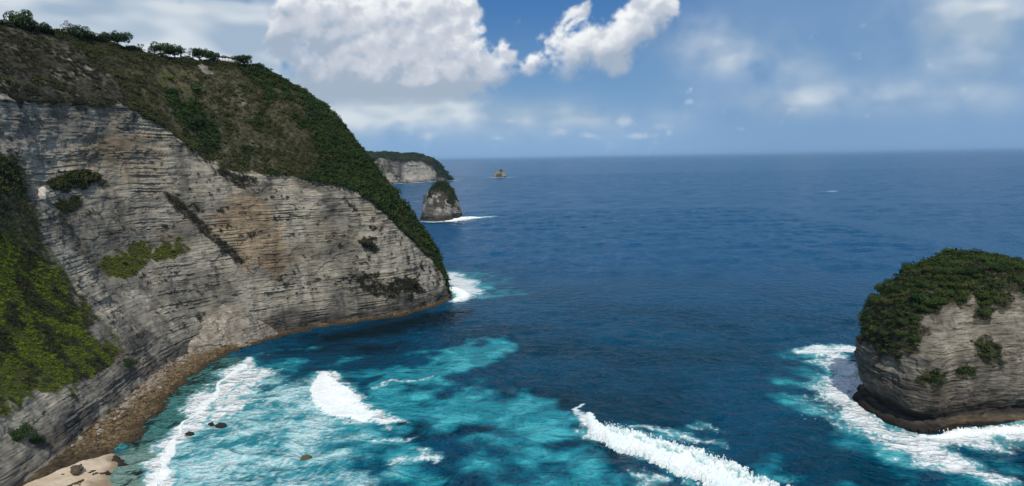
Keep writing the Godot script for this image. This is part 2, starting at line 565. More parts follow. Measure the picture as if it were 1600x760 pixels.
	band(3, 0.6, [Vector3(-46, -258, 9), Vector3(-28, -252, 9), Vector3(-5, -256, 8)])
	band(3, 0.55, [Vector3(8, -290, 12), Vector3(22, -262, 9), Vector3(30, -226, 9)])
	# 4 clear shallows
	band(4, 1.0, [Vector3(-122, -196, 12), Vector3(-127, -225, 11), Vector3(-137, -258, 11), Vector3(-145, -290, 11), Vector3(-149, -325, 10), Vector3(-146, -352, 6)])

	var v := PackedVector3Array()
	var c := PackedColorArray()
	var nm := PackedVector3Array()
	var uv := PackedVector2Array()
	var ix := PackedInt32Array()
	var xs := PackedFloat32Array()
	var zs := PackedFloat32Array()
	for k in 721: xs.append(-152.0 + k * 0.55)      # to 244
	for k in 471: zs.append(-560.0 + k * 0.8)       # to -184
	var w := xs.size()
	var h := zs.size()
	v.resize(w * h)
	c.resize(w * h)
	nm.resize(w * h)
	uv.resize(w * h)
	for j in h:
		var z := zs[j]
		for i in w:
			var x := xs[i]
			var edge := minf(minf(x + 152.0, 244.0 - x), minf(z + 560.0, -184.0 - z))
			var y := sea_height(x, z) * sst(0.0, 12.0, edge) * (1.0 - 0.8 * sst(-380.0, -540.0, z))
			var k := j * w + i
			v[k] = Vector3(x, y, z)
			# beyond what the bay holds, a coarser look-up is enough
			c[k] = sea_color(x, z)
	for j in h:
		for i in w:
			var k := j * w + i
			var l := v[j * w + maxi(i - 1, 0)]
			var r := v[j * w + mini(i + 1, w - 1)]
			var u := v[maxi(j - 1, 0) * w + i]
			var d := v[mini(j + 1, h - 1) * w + i]
			nm[k] = (d - u).cross(r - l).normalized()
			uv[k] = water_uv(v[k])
	grid_index(w, h, ix)
	# the open sea round it, in sheets that grow coarser towards the horizon
	sheet(v, c, nm, uv, ix, steps([[-260, 3], [-152, 2.7], [244, 2.4], [500, 5]]), steps([[-1400, 7], [-560, 4]]), true)
	sheet(v, c, nm, uv, ix, steps([[-1200, 40], [-260, 20]]), steps([[-1400, 40], [-184, 30], [400, 100]]), false)
	sheet(v, c, nm, uv, ix, steps([[500, 12], [1300, 30], [3000, 100]]), steps([[-1400, 12], [-184, 20], [400, 100]]), true)
	sheet(v, c, nm, uv, ix, steps([[244, 4], [500, 8]]), steps([[-560, 4], [-184, 8]]), true)
	sheet(v, c, nm, uv, ix, steps([[-260, 3], [-152, 4]]), steps([[-560, 4], [-184, 4]]), true)
	sheet(v, c, nm, uv, ix, steps([[-260, 20], [500, 40]]), steps([[-184, 20], [400, 100]]), false)
	sheet(v, c, nm, uv, ix, steps([[-1200, 22], [60, 22], [3000, 60]]), steps([[-4400, 22], [-1400, 14]]), true)
	sheet(v, c, nm, uv, ix, steps([[-70000, 10000], [-1200, 600], [3000, 600], [70000, 6000]]), steps([[-70000, 6000], [-4400, 500]]), false)
	sheet(v, c, nm, uv, ix, steps([[-70000, 8000], [-1200, 600]]), steps([[-4400, 300], [400, 500]]), false)
	sheet(v, c, nm, uv, ix, steps([[3000, 600], [70000, 8000]]), steps([[-4400, 300], [400, 500]]), false)
	sheet(v, c, nm, uv, ix, steps([[-70000, 8000], [-1200, 600], [3000, 600], [70000, 8000]]), steps([[400, 500], [6000, 3000]]), false)
	var o := put("sea", mesh_of(v, ix, c, nm, uv), m_water)
	tag(o, "blue ocean with a turquoise, foam streaked bay below the cliffs", "", "", "structure")


func steps(marks: Array) -> PackedFloat32Array:
	# from each mark to the next in even steps of about the size given
	var a := PackedFloat32Array()
	for k in marks.size() - 1:
		var lo: float = marks[k][0]
		var hi: float = marks[k + 1][0]
		var n := maxi(1, int(round((hi - lo) / marks[k][1])))
		for q in n: a.append(lo + (hi - lo) * q / n)
	a.append(marks[marks.size() - 1][0])
	return a


func water_uv(p: Vector3) -> Vector2:
	return Vector2(p.x * 0.92 + p.z * 0.39, (p.z * 0.92 - p.x * 0.39) * 1.55) / 420.0


func swell(x: float, z: float) -> float:
	return 2.2 * n_broad.get_noise_2d(x * 0.9 + z * 0.5, z * 1.7 - x * 0.2) + 0.9 * n_warp.get_noise_2d(x + z * 0.3, z * 1.6)


func sheet(v: PackedVector3Array, c: PackedColorArray, nm: PackedVector3Array, uv: PackedVector2Array, ix: PackedInt32Array, xs: PackedFloat32Array, zs: PackedFloat32Array, look: bool):
	var from := v.size()
	for z in zs:
		for x in xs:
			var y := 0.0
			var up := Vector3.UP
			if look and z > -4300.0:
				var e := sst(0.0, 60.0, minf(minf(x - xs[0], xs[xs.size() - 1] - x), minf(z - zs[0], zs[zs.size() - 1] - z)))
				y = swell(x, z) * e
				up = Vector3((swell(x - 1.5, z) - swell(x + 1.5, z)) * e / 3.0, 1.0, (swell(x, z - 1.5) - swell(x, z + 1.5)) * e / 3.0).normalized()
			var p := Vector3(x, y, z)
			v.append(p)
			nm.append(up)
			uv.append(water_uv(p))
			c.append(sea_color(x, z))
	grid_index(xs.size(), zs.size(), ix, from)


# ---------------------------------------------------------------- rock surfaces

func catmull(a: Vector3, b: Vector3, c: Vector3, d: Vector3, t: float) -> Vector3:
	return 0.5 * (2.0 * b + (c - a) * t + (2.0 * a - 5.0 * b + 4.0 * c - d) * t * t + (3.0 * b - a - 3.0 * c + d) * t * t * t)


# Lofts control columns into a grid: a curve through the columns, a rounded line along each. Then every point is pushed out by the beds of the rock and by noise, and gets its colour from look.
# Returns [mesh, points, normals, veg, tone, width, height]
func loft(ctl: Array, nu: Array, nv: Array, closed: bool, scale: float, look: Callable, displace := 1.0) -> Array:
	var rows: int = ctl[0].size()
	var cols := ctl.size()
	var us := PackedFloat32Array()
	var vs := PackedFloat32Array()
	for k in nu.size():
		for q in nu[k]: us.append(k + float(q) / nu[k])
	us.append(nu.size())
	for k in nv.size():
		for q in nv[k]: vs.append(k + float(q) / nv[k])
	vs.append(nv.size() - 0.0001)
	var w := vs.size()
	var h := us.size()
	var p := PackedVector3Array()
	p.resize(w * h)
	for j in h:
		var u := us[j]
		var i := mini(int(u), nu.size() - 1)
		var t := u - i
		var line := PackedVector3Array()
		for k in rows:
			var a: Vector3
			var d: Vector3
			if closed:
				a = ctl[posmod(i - 1, cols)][k]
				d = ctl[posmod(i + 2, cols)][k]
			else:
				a = ctl[maxi(i - 1, 0)][k]
				d = ctl[mini(i + 2, cols - 1)][k]
			line.append(catmull(a, ctl[i % cols][k], ctl[(i + 1) % cols][k], d, t))
		for q in w:
			var v := vs[q]
			var k := int(v)
			var f := v - k
			p[j * w + q] = 0.5 * ((1.0 - f) * (1.0 - f) * line[k] + (1.0 + 2.0 * f - 2.0 * f * f) * line[k + 1] + f * f * line[k + 2])
	var nrm := PackedVector3Array()
	nrm.resize(w * h)
	for j in h:
		var ja := (j - 1 if j > 0 else (h - 2 if closed else 0))
		var jb := (j + 1 if j < h - 1 else (1 if closed else h - 1))
		for q in w:
			var e := (p[jb * w + q] - p[ja * w + q]).cross(p[j * w + mini(q + 1, w - 1)] - p[j * w + maxi(q - 1, 0)])
			nrm[j * w + q] = e.normalized() if e.length_squared() > 1e-12 else Vector3.UP
	var out := PackedVector3Array()
	var col := PackedColorArray()
	var vegs := PackedFloat32Array()
	var tones := PackedByteArray()
	out.resize(w * h)
	col.resize(w * h)
	vegs.resize(w * h)
	tones.resize(w * h)
	for j in h:
		for q in w:
			var k := j * w + q
			var a := p[k]
			var n := nrm[k]
			veg = 0.0
			veg_tone = 0
			var c: Color = look.call(us[j], vs[q], a, n)
			var bare := 1.0 - clampf(veg, 0.0, 1.0) * 0.8
			var s := a / scale
			var flatn := Vector3(n.x, 0.0, n.z)
			var steep := flatn.length()
			var level := bed_level(a, scale)
			var push := n_mid.get_noise_3dv(s * Vector3(0.8, 1.0, 0.8)) * 1.9 + n_fine.get_noise_3dv(s * Vector3(0.28, 1.5, 0.28)) * 0.32 + n_mid.get_noise_3d(s.x * 0.45, s.y * 0.14, s.z * 0.45) * 2.4
			var reach := bed(ledge_out, level)
			var along := clampf(0.55 + 2.4 * n_mid.get_noise_3d(s.x * 0.5, s.y * 0.5 + 40.0, s.z * 0.5), 0.0, 1.7)
			push += n_block.get_noise_3dv(s * Vector3(0.8, 1.3, 0.8)) * 0.6 * bare
			out[k] = a + (n * push * (0.45 + 0.55 * bare) + flatn * (reach - 0.4) * 0.95 * along * steep * bare) * scale * displace
			col[k] = c
			vegs[k] = veg
			tones[k] = veg_tone
	if closed:
		for q in w:
			out[(h - 1) * w + q] = out[q]
			col[(h - 1) * w + q] = col[q]
	var ix := PackedInt32Array()
	grid_index(w, h, ix)
	return [mesh_of(out, ix, col), out, nrm, vegs, tones, w, h]


func bed_level(a: Vector3, scale: float) -> float:
	var dip := n_warp.get_noise_2d(a.x * 0.35 / scale, a.z * 0.35 / scale) * 2.0 + n_mid.get_noise_3dv(a / scale * 0.5) * 0.12
	return (a.y / scale + dip + 20.0) * 4.0


func bed(of: PackedFloat32Array, level: float) -> float:
	var i := clampi(int(level), 0, 1198)
	var f := sst(0.3, 0.7, level - i)
	return of[i] + (of[i + 1] - of[i]) * f


const PALE_ROCK := Color(0.49, 0.455, 0.37)
const GREY_ROCK := Color(0.265, 0.25, 0.208)
const DARK_ROCK := Color(0.115, 0.11, 0.10)
const TAN_ROCK := Color(0.44, 0.315, 0.185)
const SOIL := Color(0.082, 0.074, 0.040)


# bare rock: beds of different grey, patches of stain, streaks that run down
func rock_color(a: Vector3, scale: float, dark := 0.0, tan := 0.0) -> Color:
	var s := a / scale
	var tone := bed(ledge_tone, bed_level(a, scale))
	var patch := n_broad.get_noise_3d(s.x * 1.6, s.y * 2.2, s.z * 1.6)
	var mid := n_mid.get_noise_3d(s.x, s.y * 2.0, s.z)
	var streak := n_mid.get_noise_3d(s.x * 2.2, s.y * 0.35, s.z * 2.2)
	var fine := n_fine.get_noise_3d(s.x * 0.3, s.y * 2.8, s.z * 0.3)
	var plain := clampf(0.5 + 2.2 * n_mid.get_noise_3d(s.x * 0.5, s.y * 0.5 + 40.0, s.z * 0.5), 0.1, 1.3)
	var shade := n_mid.get_noise_3d(s.x * 0.42 + 70.0, s.y * 0.55, s.z * 0.42)
	var x := 0.62 + 0.46 * plain * (tone - 0.5) + 1.05 * patch + 0.75 * shade + 0.16 * mid + 0.20 * fine - dark
	var c := DARK_ROCK.lerp(GREY_ROCK, sst(-0.15, 0.35, x)).lerp(PALE_ROCK, sst(0.3, 1.0, x))
	c = c.lerp(c * Color(0.48, 0.49, 0.51), sst(0.12, 0.5, streak + 0.3 * patch) * 0.75)
	c = c.lerp(TAN_ROCK * clampf(0.55 + 0.6 * tone + 0.5 * fine, 0.3, 1.3), clampf(tan + 0.25 * sst(0.15, 0.5, -patch), 0.0, 1.0) * 0.8)
	# the joints that run the whole width of the wall
	var joint := absf(fposmod(bed_level(a, scale), 37.0) - 18.0)
	var joint2 := absf(fposmod(bed_level(a, scale) + 9.0, 23.0) - 11.0)
	c = c.lerp(c * 0.6, maxf(1.0 - sst(0.6, 1.5, joint), 0.7 * (1.0 - sst(0.4, 1.2, joint2))) * clampf(0.35 + 2.6 * shade + fine, 0.0, 1.0))
	c.a = 1.0
	return c


# plants scattered where the surface says that they grow
func scatter_plants(called: String, label: String, category: String, g: Array, count: int, sizes: Vector2, from_v: int, to_v: int):
	var pts: PackedVector3Array = g[1]
	var nr: PackedVector3Array = g[2]
	var vg: PackedFloat32Array = g[3]
	var tn: PackedByteArray = g[4]
	var w: int = g[5]
	var h: int = g[6]
	var sets: Array = [[], [], []]
	var tints := [PackedColorArray(), PackedColorArray(), PackedColorArray()]
	for q in count * 6:
		var k := rng.randi_range(0, h - 1) * w + rng.randi_range(from_v, mini(to_v, w - 1))
		if rng.randf() > vg[k]:
			continue
		var s := lerpf(sizes.x, sizes.y, pow(rng.randf(), 2.5))
		var tone := tn[k]
		if tone >= 2: s *= (0.36 if tone == 3 else 0.6)
		if tone == 0: s *= 1.25 if rng.randf() > 0.05 else 2.1
		if tone == 1 and pts[k].y < 90.0 and pts[k].x < -160.0: s *= 0.45
		var up := (Vector3.UP + nr[k] * 0.7).normalized()
		var side := up.cross(Vector3(0.3, 0.1, 1)).normalized()
		var b := Basis(side, up, side.cross(up)).rotated(up, rng.randf() * TAU).scaled(Vector3(s, s * rng.randf_range(0.6, 1.0), s))
		var which := rng.randi_range(0, 2)
		sets[which].append(Transform3D(b, pts[k] + nr[k] * 0.1 - up * s * 0.15))
		tints[which].append(plant_tint(tone))
		if sets[0].size() + sets[1].size() + sets[2].size() >= count:
			break
	var root := base(called, Vector3.ZERO)
	tag(root, label, category, "", "stuff")
	for which in 3:
		var where: Array[Transform3D] = []
		where.assign(sets[which])
		if where.size():
			var o := scatter_mesh("foliage", bush_meshes[which], m_leaf, where, tints[which], root)
			o.set_meta("kind", "stuff")


func plant_tint(tone: int) -> Color:
	var r := rng.randf()
	var c: Color
	match tone:
		0: c = Color(0.022, 0.046, 0.013).lerp(Color(0.050, 0.085, 0.020), r)       # dark green wood
		1: c = Color(0.050, 0.062, 0.022).lerp(Color(0.085, 0.095, 0.032), r)       # olive scrub
		2: c = Color(0.064, 0.068, 0.028).lerp(Color(0.094, 0.108, 0.036), r)         # dry brown grass
		3: c = Color(0.10, 0.15, 0.012).lerp(Color(0.21, 0.27, 0.022), r)         # lime green creeper
		_: c = Color(0.034, 0.038, 0.022).lerp(Color(0.060, 0.058, 0.036), r)       # dark dry brush
	return c * rng.randf_range(0.8, 1.2)


# blobs on the headland in its own (u, v): where the rock is darker, where plants hang
func spot(u: float, v: float, cu: float, cv: float, ru: float, rv: float) -> float:
	var x := (u - cu) / ru
	var y := (v - cv) / rv
	return 1.0 - (x * x + y * y)


func headland_look(u: float, v: float, a: Vector3, n: Vector3) -> Color:
	var jit := n_mid.get_noise_3dv(a * 1.3)
	var fine := n_fine.get_noise_3dv(a * 0.9)
	var big := n_broad.get_noise_3dv(a * 2.0)
	var uu := u + jit * 0.25
	var vv := v + jit * 0.55 + big * 0.3
	# bare rock tones
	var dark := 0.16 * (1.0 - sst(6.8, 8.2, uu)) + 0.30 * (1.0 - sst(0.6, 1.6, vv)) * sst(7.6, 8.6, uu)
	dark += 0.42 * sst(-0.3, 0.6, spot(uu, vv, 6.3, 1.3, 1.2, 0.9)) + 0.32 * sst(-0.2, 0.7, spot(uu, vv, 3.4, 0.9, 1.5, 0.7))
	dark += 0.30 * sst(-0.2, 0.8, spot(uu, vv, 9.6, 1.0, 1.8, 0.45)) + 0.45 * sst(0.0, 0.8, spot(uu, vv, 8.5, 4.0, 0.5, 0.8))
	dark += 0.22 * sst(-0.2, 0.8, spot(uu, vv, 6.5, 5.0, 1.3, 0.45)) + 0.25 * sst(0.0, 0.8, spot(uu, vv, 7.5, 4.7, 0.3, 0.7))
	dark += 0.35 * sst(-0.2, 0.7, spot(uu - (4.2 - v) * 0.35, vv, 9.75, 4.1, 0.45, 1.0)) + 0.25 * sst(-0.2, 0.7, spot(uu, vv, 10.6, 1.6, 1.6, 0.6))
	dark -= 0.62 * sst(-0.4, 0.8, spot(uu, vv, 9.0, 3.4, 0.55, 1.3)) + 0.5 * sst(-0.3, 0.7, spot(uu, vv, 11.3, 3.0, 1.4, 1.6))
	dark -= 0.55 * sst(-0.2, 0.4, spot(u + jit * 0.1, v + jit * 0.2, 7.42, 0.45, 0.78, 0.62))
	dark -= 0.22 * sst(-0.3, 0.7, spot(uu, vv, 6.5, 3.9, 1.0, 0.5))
	# the pale runnel that comes down beside the grass
	var lane := absf(u + jit * 0.12 - lerpf(5.06, 5.36, (v - 1.2) / 2.3))
	dark -= 0.30 * (1.0 - sst(0.06, 0.16, lane)) * sst(1.0, 1.5, v) * (1.0 - sst(3.4, 3.7, v))
	dark -= 0.5 * (1.0 - sst(0.0, 0.28, absf(v + 0.12 - (4.95 + 0.18 * sin(u * 3.1)) + jit * 0.3))) * sst(7.6, 8.0, u) * (1.0 - sst(10.5, 11.5, u))
	var tan := 0.75 * sst(-0.3, 0.6, spot(uu, vv, 8.2, 3.0, 0.55, 0.85)) + 0.4 * sst(-0.3, 0.7, spot(uu, vv, 6.6, 3.8, 0.7, 0.35)) + 0.3 * sst(0.0, 0.5, spot(uu, vv, 7.5, 0.4, 0.8, 0.5))
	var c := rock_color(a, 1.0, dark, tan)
	# what grows
	var rim := 4.95 + 0.18 * sin(u * 3.1) + (jit + big) * 0.9 * (1.0 - sst(6.8, 7.4, u)) + 0.35 * (sst(7.4, 7.9, u) - sst(8.0, 8.6, u))
	var above := sst(-0.12, 0.12, v + jit * 0.35 + fine * 0.15 - rim)
	if above > 0.0 and v < 8.6:
		var wood := sst(8.9, 9.3, u + big * 1.3 + jit * 1.3 + (v - 5.0) * 0.05)
		var rocky := sst(0.05, 0.35, fine * 0.6 + jit * 0.8 + big * 0.4 - 0.1) * (1.0 - sst(6.9, 7.6, u + big)) * (1.0 - sst(6.4, 7.6, v))
		var patch := sst(-0.15, 0.25, jit + big * 0.4)
		if wood > 0.5:
			veg = 0.95
			veg_tone = 0 if fine < 0.22 else 1
			if spot(uu, vv, 9.15, 5.9, 0.45, 0.8) > 0.0 or spot(uu, vv, 12.2, 5.6, 0.7, 0.5) > 0.0:
				veg_tone = 2 if fine > -0.1 else 1
		elif u > 6.9 + big * 0.5:
			veg = 0.75
			veg_tone = 2 if jit + fine * 0.5 < 0.05 else 1
			if spot(uu, vv, 7.83, 6.2, 0.28, 0.55) > 0.0: veg_tone = 0
			if spot(uu, vv, 7.83, 6.9, 0.22, 0.35) > 0.1: veg_tone = 3
			if spot(u + jit * 0.1, v, 8.3, 7.4, 0.06, 0.22) > 0.0: veg = 0.0
			if spot(uu, vv, 8.75, 6.0, 0.2, 0.9) > 0.2 and jit > 0.2: veg = 0.15
			if v > 7.3 and jit > 0.0: veg_tone = 1
		else:
			veg = 0.62 * patch + 0.25
			veg_tone = 4 if jit + fine * 0.5 < 0.3 else 1
			veg *= 1.0 - 0.95 * rocky
			if rocky > 0.3: dark -= 0.25
		var ground := SOIL.lerp(Color(0.12, 0.105, 0.058), clampf(0.5 + fine, 0.0, 1.0))
		if veg_tone == 2: ground = Color(0.082, 0.078, 0.040)
		if veg_tone == 0: ground = Color(0.04, 0.05, 0.022)
		c = c.lerp(ground, above * clampf(veg * 1.2, 0.0, 1.0))
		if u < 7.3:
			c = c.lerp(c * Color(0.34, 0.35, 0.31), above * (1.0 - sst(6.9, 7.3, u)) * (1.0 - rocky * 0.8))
		veg *= above
	else:
		# grass on the steep ground to the left, between the buttress and the wall
		var grass := sst(-0.25, 0.25, spot(uu, vv, 3.0, 2.55, 2.2, 1.15) + jit * 0.5) * sst(1.45, 1.6, v + jit * 0.25)
		var up_left := sst(-0.2, 0.3, spot(uu, vv, 4.2, 3.5, 1.0, 0.7) + jit * 0.6)
		if u > 5.12 and v > 1.5: grass *= 0.0
		var shelf := sst(-0.1, 0.3, spot(uu, v + jit * 0.2, 4.2, 1.55, 0.8, 0.22) + fine * 0.4)
		var lime := maxf(sst(-0.2, 0.3, spot(uu, v + jit * 0.12, 6.28, 2.64, 0.42, 0.17) + fine * 0.7), sst(-0.2, 0.3, spot(uu, v + jit * 0.12, 6.95, 2.62, 0.24, 0.13) + fine * 0.7))
		var hang := maxf(sst(-0.2, 0.4, spot(uu, v + jit * 0.08, 6.05, 3.66, 0.36, 0.10) + fine * 0.6), sst(-0.1, 0.3, spot(uu, v + jit * 0.08, 5.85, 3.42, 0.30, 0.08) + fine * 0.6))
		var brush := maxf(sst(-0.2, 0.5, spot(uu, v, 10.43, 2.93, 0.26, 0.2) + fine), sst(-0.3, 0.5, spot(uu, v, 11.5, 1.9, 0.45, 0.35) + fine))
		brush = maxf(brush, sst(-0.2, 0.5, spot(u, vv, 10.7, 1.75, 1.1, 0.35) + fine * 1.2 - 0.35))
		# the gully that slants down through the middle of the wall
		var gx := clampf((3.4 - v) / 0.9, 0.0, 1.0)
		var gully := (1.0 - sst(0.05, 0.13, absf(u + jit * 0.06 - lerpf(7.23, 7.9, gx)))) * sst(2.3, 2.5, v) * (1.0 - sst(3.4, 3.55, v))
		var darkrim := sst(-0.1, 0.4, spot(uu, v, 8.12, 4.45, 0.3, 0.3) + fine * 0.5)
		if maxf(grass, shelf) > 0.15 or up_left > 0.2:
			veg = maxf(maxf(grass, shelf), up_left * 0.8)
			veg_tone = 3 if jit + big * 0.9 + 0.12 * (3.4 - v) > -0.02 else 1
			if up_left > grass: veg_tone = 1
			if fine + jit < -0.35: veg_tone = 4
			c = c.lerp(Color(0.085, 0.095, 0.03), veg)
		elif lime > 0.1:
			veg = lime
			veg_tone = 3 if fine > -0.25 else 1
			c = c.lerp(Color(0.09, 0.09, 0.03), lime)
		elif hang > 0.1:
			veg = hang
			veg_tone = 1
			c = c.lerp(SOIL, hang)
		elif maxf(brush, darkrim) > 0.2:
			veg = maxf(brush, darkrim) * 0.8
			veg_tone = 4
			c = c.lerp(Color(0.08, 0.07, 0.05), veg * 0.6)
		elif gully > 0.2:
			veg = gully * 0.7
			veg_tone = 4
			c = c.lerp(Color(0.075, 0.068, 0.052), gully * 0.85)
		elif v > 1.2 and fine + jit > 0.52:
			veg = 0.35
			veg_tone = 4
	var lip := rim - 0.10 - v - jit * 0.25
	if u > 7.3 and u < 10.6 and lip > -0.15 and lip < 0.32 and fine > -0.25:
		c = c.lerp(Color(0.50, 0.45, 0.35) * clampf(0.85 + fine, 0.5, 1.1), 0.8 * (1.0 - sst(0.1, 0.32, lip)))
		veg *= 0.3
	var ck := clampf((5.65 - v) / 1.5, 0.0, 1.0)
	var crack := absf(u - lerpf(7.5, 7.92, ck) + 0.10 * jit + 0.04 * fine)
	if v > 4.1 and v < 5.8:
		c = c.lerp(Color(0.03, 0.03, 0.03), (1.0 - sst(0.015, 0.05, crack)) * sst(-0.3, 0.1, fine + jit) * 0.9)
		if crack < 0.06: veg = 0.0
	# brown and wet near the water; above it the undercut's shade, painted dark
	if u > 7.8:
		c = c.lerp(Color(0.10, 0.078, 0.05), (1.0 - sst(1.0, 2.6, a.y + fine)) * 0.85)
		c = c.lerp(Color(0.05, 0.05, 0.048), sst(1.5, 2.5, a.y) * (1.0 - sst(4.0, 8.0, a.y + 3.0 * jit)) * 0.75)
	c.a = 1.0
	return c


var foot: Array[Vector2] = []
var inland: Array[Vector2] = []
var head_grid: Array


func build_headland():
	foot = [Vector2(-146, -130), Vector2(-150, -175), Vector2(-155, -215), Vector2(-158, -245), Vector2(-161, -275), Vector2(-166, -310), Vector2(-169, -342), Vector2(-163, -372),
		Vector2(-146, -398), Vector2(-122, -421), Vector2(-98, -437), Vector2(-76, -452), Vector2(-59, -474), Vector2(-48, -499)]
	for i in foot.size():
		var t := (foot[mini(i + 1, foot.size() - 1)] - foot[maxi(i - 1, 0)]).normalized()
		inland.append(Vector2(t.y, -t.x))
	# profiles as (setback from the foot, height), from the foot over the rim of the bare wall to the crest and down the far side
	var rim := [[55, 114], [56, 118], [57, 122], [58, 125], [58, 127], [55, 129.8], [48, 131], [38, 127.7], [28, 96.9], [22, 92.3], [18, 85.5], [15, 70], [11, 46.3], [4, 19.6]]
	var crest := [[100, 150], [100, 154], [100, 158], [98, 161], [96, 164], [92, 167], [88, 169.8], [84, 172.3], [82, 166.4], [80, 165.6], [70, 146.5], [52, 121.1], [30, 82.5], [9, 35.9]]
	var wall := {7: [[2, 4], [8, 18], [22, 48], [37, 88]], 8: [[1.5, 4], [5, 18], [13, 45], [21, 72]], 9: [[1, 3], [3, 15], [9, 40], [16, 70]], 10: [[1, 3], [2, 14], [7, 38], [13, 64]],
		11: [[0.5, 3], [1.5, 12], [6, 32], [11, 54]], 12: [[0.5, 2], [1, 8], [4, 20], [8, 34]], 13: [[0.3, 2], [0.7, 5], [1.5, 9], [2.6, 14]]}
	var ctl := []
	for i in foot.size():
		var pr := [[-1, -4]]
		pr.append_array(wall.get(i, [[1.5, 4], [8, 17], [29, 42], [46, 85]]))
		var r: Array = rim[i]
		var k: Array = crest[i]
		pr.append_array([r, r, [(r[0] + k[0]) * 0.5, r[1] * 0.45 + k[1] * 0.55 + (2 if i < 12 else 0)], k, k])
		var deep := lerpf(150.0, 8.0, sst(8.0, 13.0, i))
		pr.append([k[0] + deep * 0.4, k[1] - (4.0 if i < 9 else k[1] * 0.25)])
		pr.append([k[0] + deep * 0.8, k[1] - (8.0 if i < 9 else k[1] * 0.6)])
		pr.append([k[0] + deep, -6.0])
		var line := []
		for s in pr: line.append(Vector3(foot[i].x + inland[i].x * s[0], s[1], foot[i].y + inland[i].y * s[0]))
		ctl.append(line)
	var last := []                                        # the point where the headland ends under water
	for k in 13: last.append(Vector3(-45, -6.0 - 0.01 * k, -508) + Vector3(-0.5 * k, 0, -0.2 * k))
	ctl.append(last)
	head_grid = loft(ctl, [8, 16, 50, 80, 95, 100, 100, 95, 90, 85, 80, 75, 70, 24], [26, 50, 80, 100, 46, 40, 46, 46, 10, 6, 4], false, 1.0, headland_look)
	var o := put("cliff", head_grid[0], m_rock)
	tag(o, "tall layered grey limestone headland with a green sloping top", "", "", "structure")
	scatter_plants("hillside_scrub", "low scrub, grass and dark green wood covering the top and ledges of the tall headland", "scrub", head_grid, 48000, Vector2(0.7, 2.6), 10, 420)


func head_point(u: float, v: float) -> Vector3:
	# nearest grid point of the headland to (u, v)
	var nu := [8, 16, 50, 80, 95, 100, 100, 95, 90, 85, 80, 75, 70, 24]
	var nv := [26, 50, 80, 100, 46, 40, 46, 46, 10, 6, 4]
	var j := 0
	for k in int(u): j += nu[k]
	j += int((u - int(u)) * nu[int(u)])
	var q := 0
	for k in int(v): q += nv[k]
	q += int((v - int(v)) * nv[int(v)])
	return head_grid[1][j * head_grid[5] + q]


func build_shore():
	# the belt of rubble between the cliff and the water
	var belt := [20, 22, 23, 17, 13, 13, 14, 13, 7, 4, 2.6, 2.6, 2.6, 2.4]
	var ctl := []
	for i in foot.size():
		var b: float = belt[i]
		var high := (0.72 if i < 4 else 1.0) if i < 7 else (0.7 if i == 7 else 0.36)
		var line := []
		for s in [[-3.0 * high, 3.6 * high], [-0.5, 2.9 * high], [b * 0.3, 2.2 * high], [b * 0.7, 1.3 * high], [b, 0.25], [b + 5.0, -1.2], [b + 14.0, -5.0]]:
			line.append(Vector3(foot[i].x - inland[i].x * s[0], s[1], foot[i].y - inland[i].y * s[0]))
		ctl.append(line)
	var g := loft(ctl, [6, 20, 60, 60, 60, 60, 60, 60, 50, 40, 40, 40, 40], [10, 14, 16, 16, 8], false, 0.6, shore_look, 0.8)
	var o := put("shore", g[0], m_rock)
	tag(o, "brown rubble shelf between the cliff foot and the bay", "", "", "structure")
	# stones beyond counting on it
	var where: Array[Transform3D] = []
	var tints := PackedColorArray()
	var w: int = g[5]
	for k in 30000:
		var j := rng.randi_range(60, g[6] - 1)
		var q := rng.randi_range(6, 58)
		var p: Vector3 = g[1][j * w + q]
		if p.y < -0.5 or (j > 490 and rng.randf() < 0.75): continue
		if p.z > -240.0 and p.x > -147.5 + (-210.0 - p.z) * -0.28 and rng.randf() < 0.90: continue
		var s := lerpf(0.14, 1.1, pow(rng.randf(), 4.0))
		where.append(Transform3D(Basis(Vector3(rng.randf() - 0.5, rng.randf(), rng.randf() - 0.5).normalized(), rng.randf() * TAU).scaled(Vector3(s, s * 0.75, s)), p))
		var pale := sst(2.8, 4.6, p.y + rng.randf() * 1.6)
		tints.append(Color(0.050, 0.038, 0.022).lerp(Color(0.20, 0.145, 0.078), rng.randf() * sst(-0.2, 1.4, p.y)).lerp(Color(0.34, 0.31, 0.27), pale * 0.8))
	var o2 := scatter_mesh("shore_stones", stone_mesh(2, 31, 0.35), m_stone, where, tints)
	tag(o2, "small brown stones heaped along the foot of the cliff", "stones", "", "stuff")
	# the beach
	var edge := [[-149.0, -180.0, -121.0], [-148.0, -198.0, -125.0], [-147.0, -210.0, -130.0], [-144.5, -219.0, -132.5], [-142.5, -226.0, -134.0], [-141.0, -231.0, -136.0], [-140.0, -235.0, -138.5]]
	var sand := []
	for e in edge:
		var line := []
		for f in [[-0.6, 2.1], [0.0, 2.25], [0.5, 1.75], [1.0, 0.5], [1.3, -0.7], [1.8, -3.0]]:
			line.append(Vector3(lerpf(e[0], e[2], f[0]), f[1] - 1.6 * sst(-224.0, -235.0, e[1]), e[1]))
		sand.append(line)
	var gs := loft(sand, [20, 20, 20, 20, 20, 20], [12, 16, 16, 10], false, 0.25, sand_look, 0.7)
	tag(put("beach", gs[0], m_sand), "small pale sand beach at the foot of the cliff", "", "", "structure")


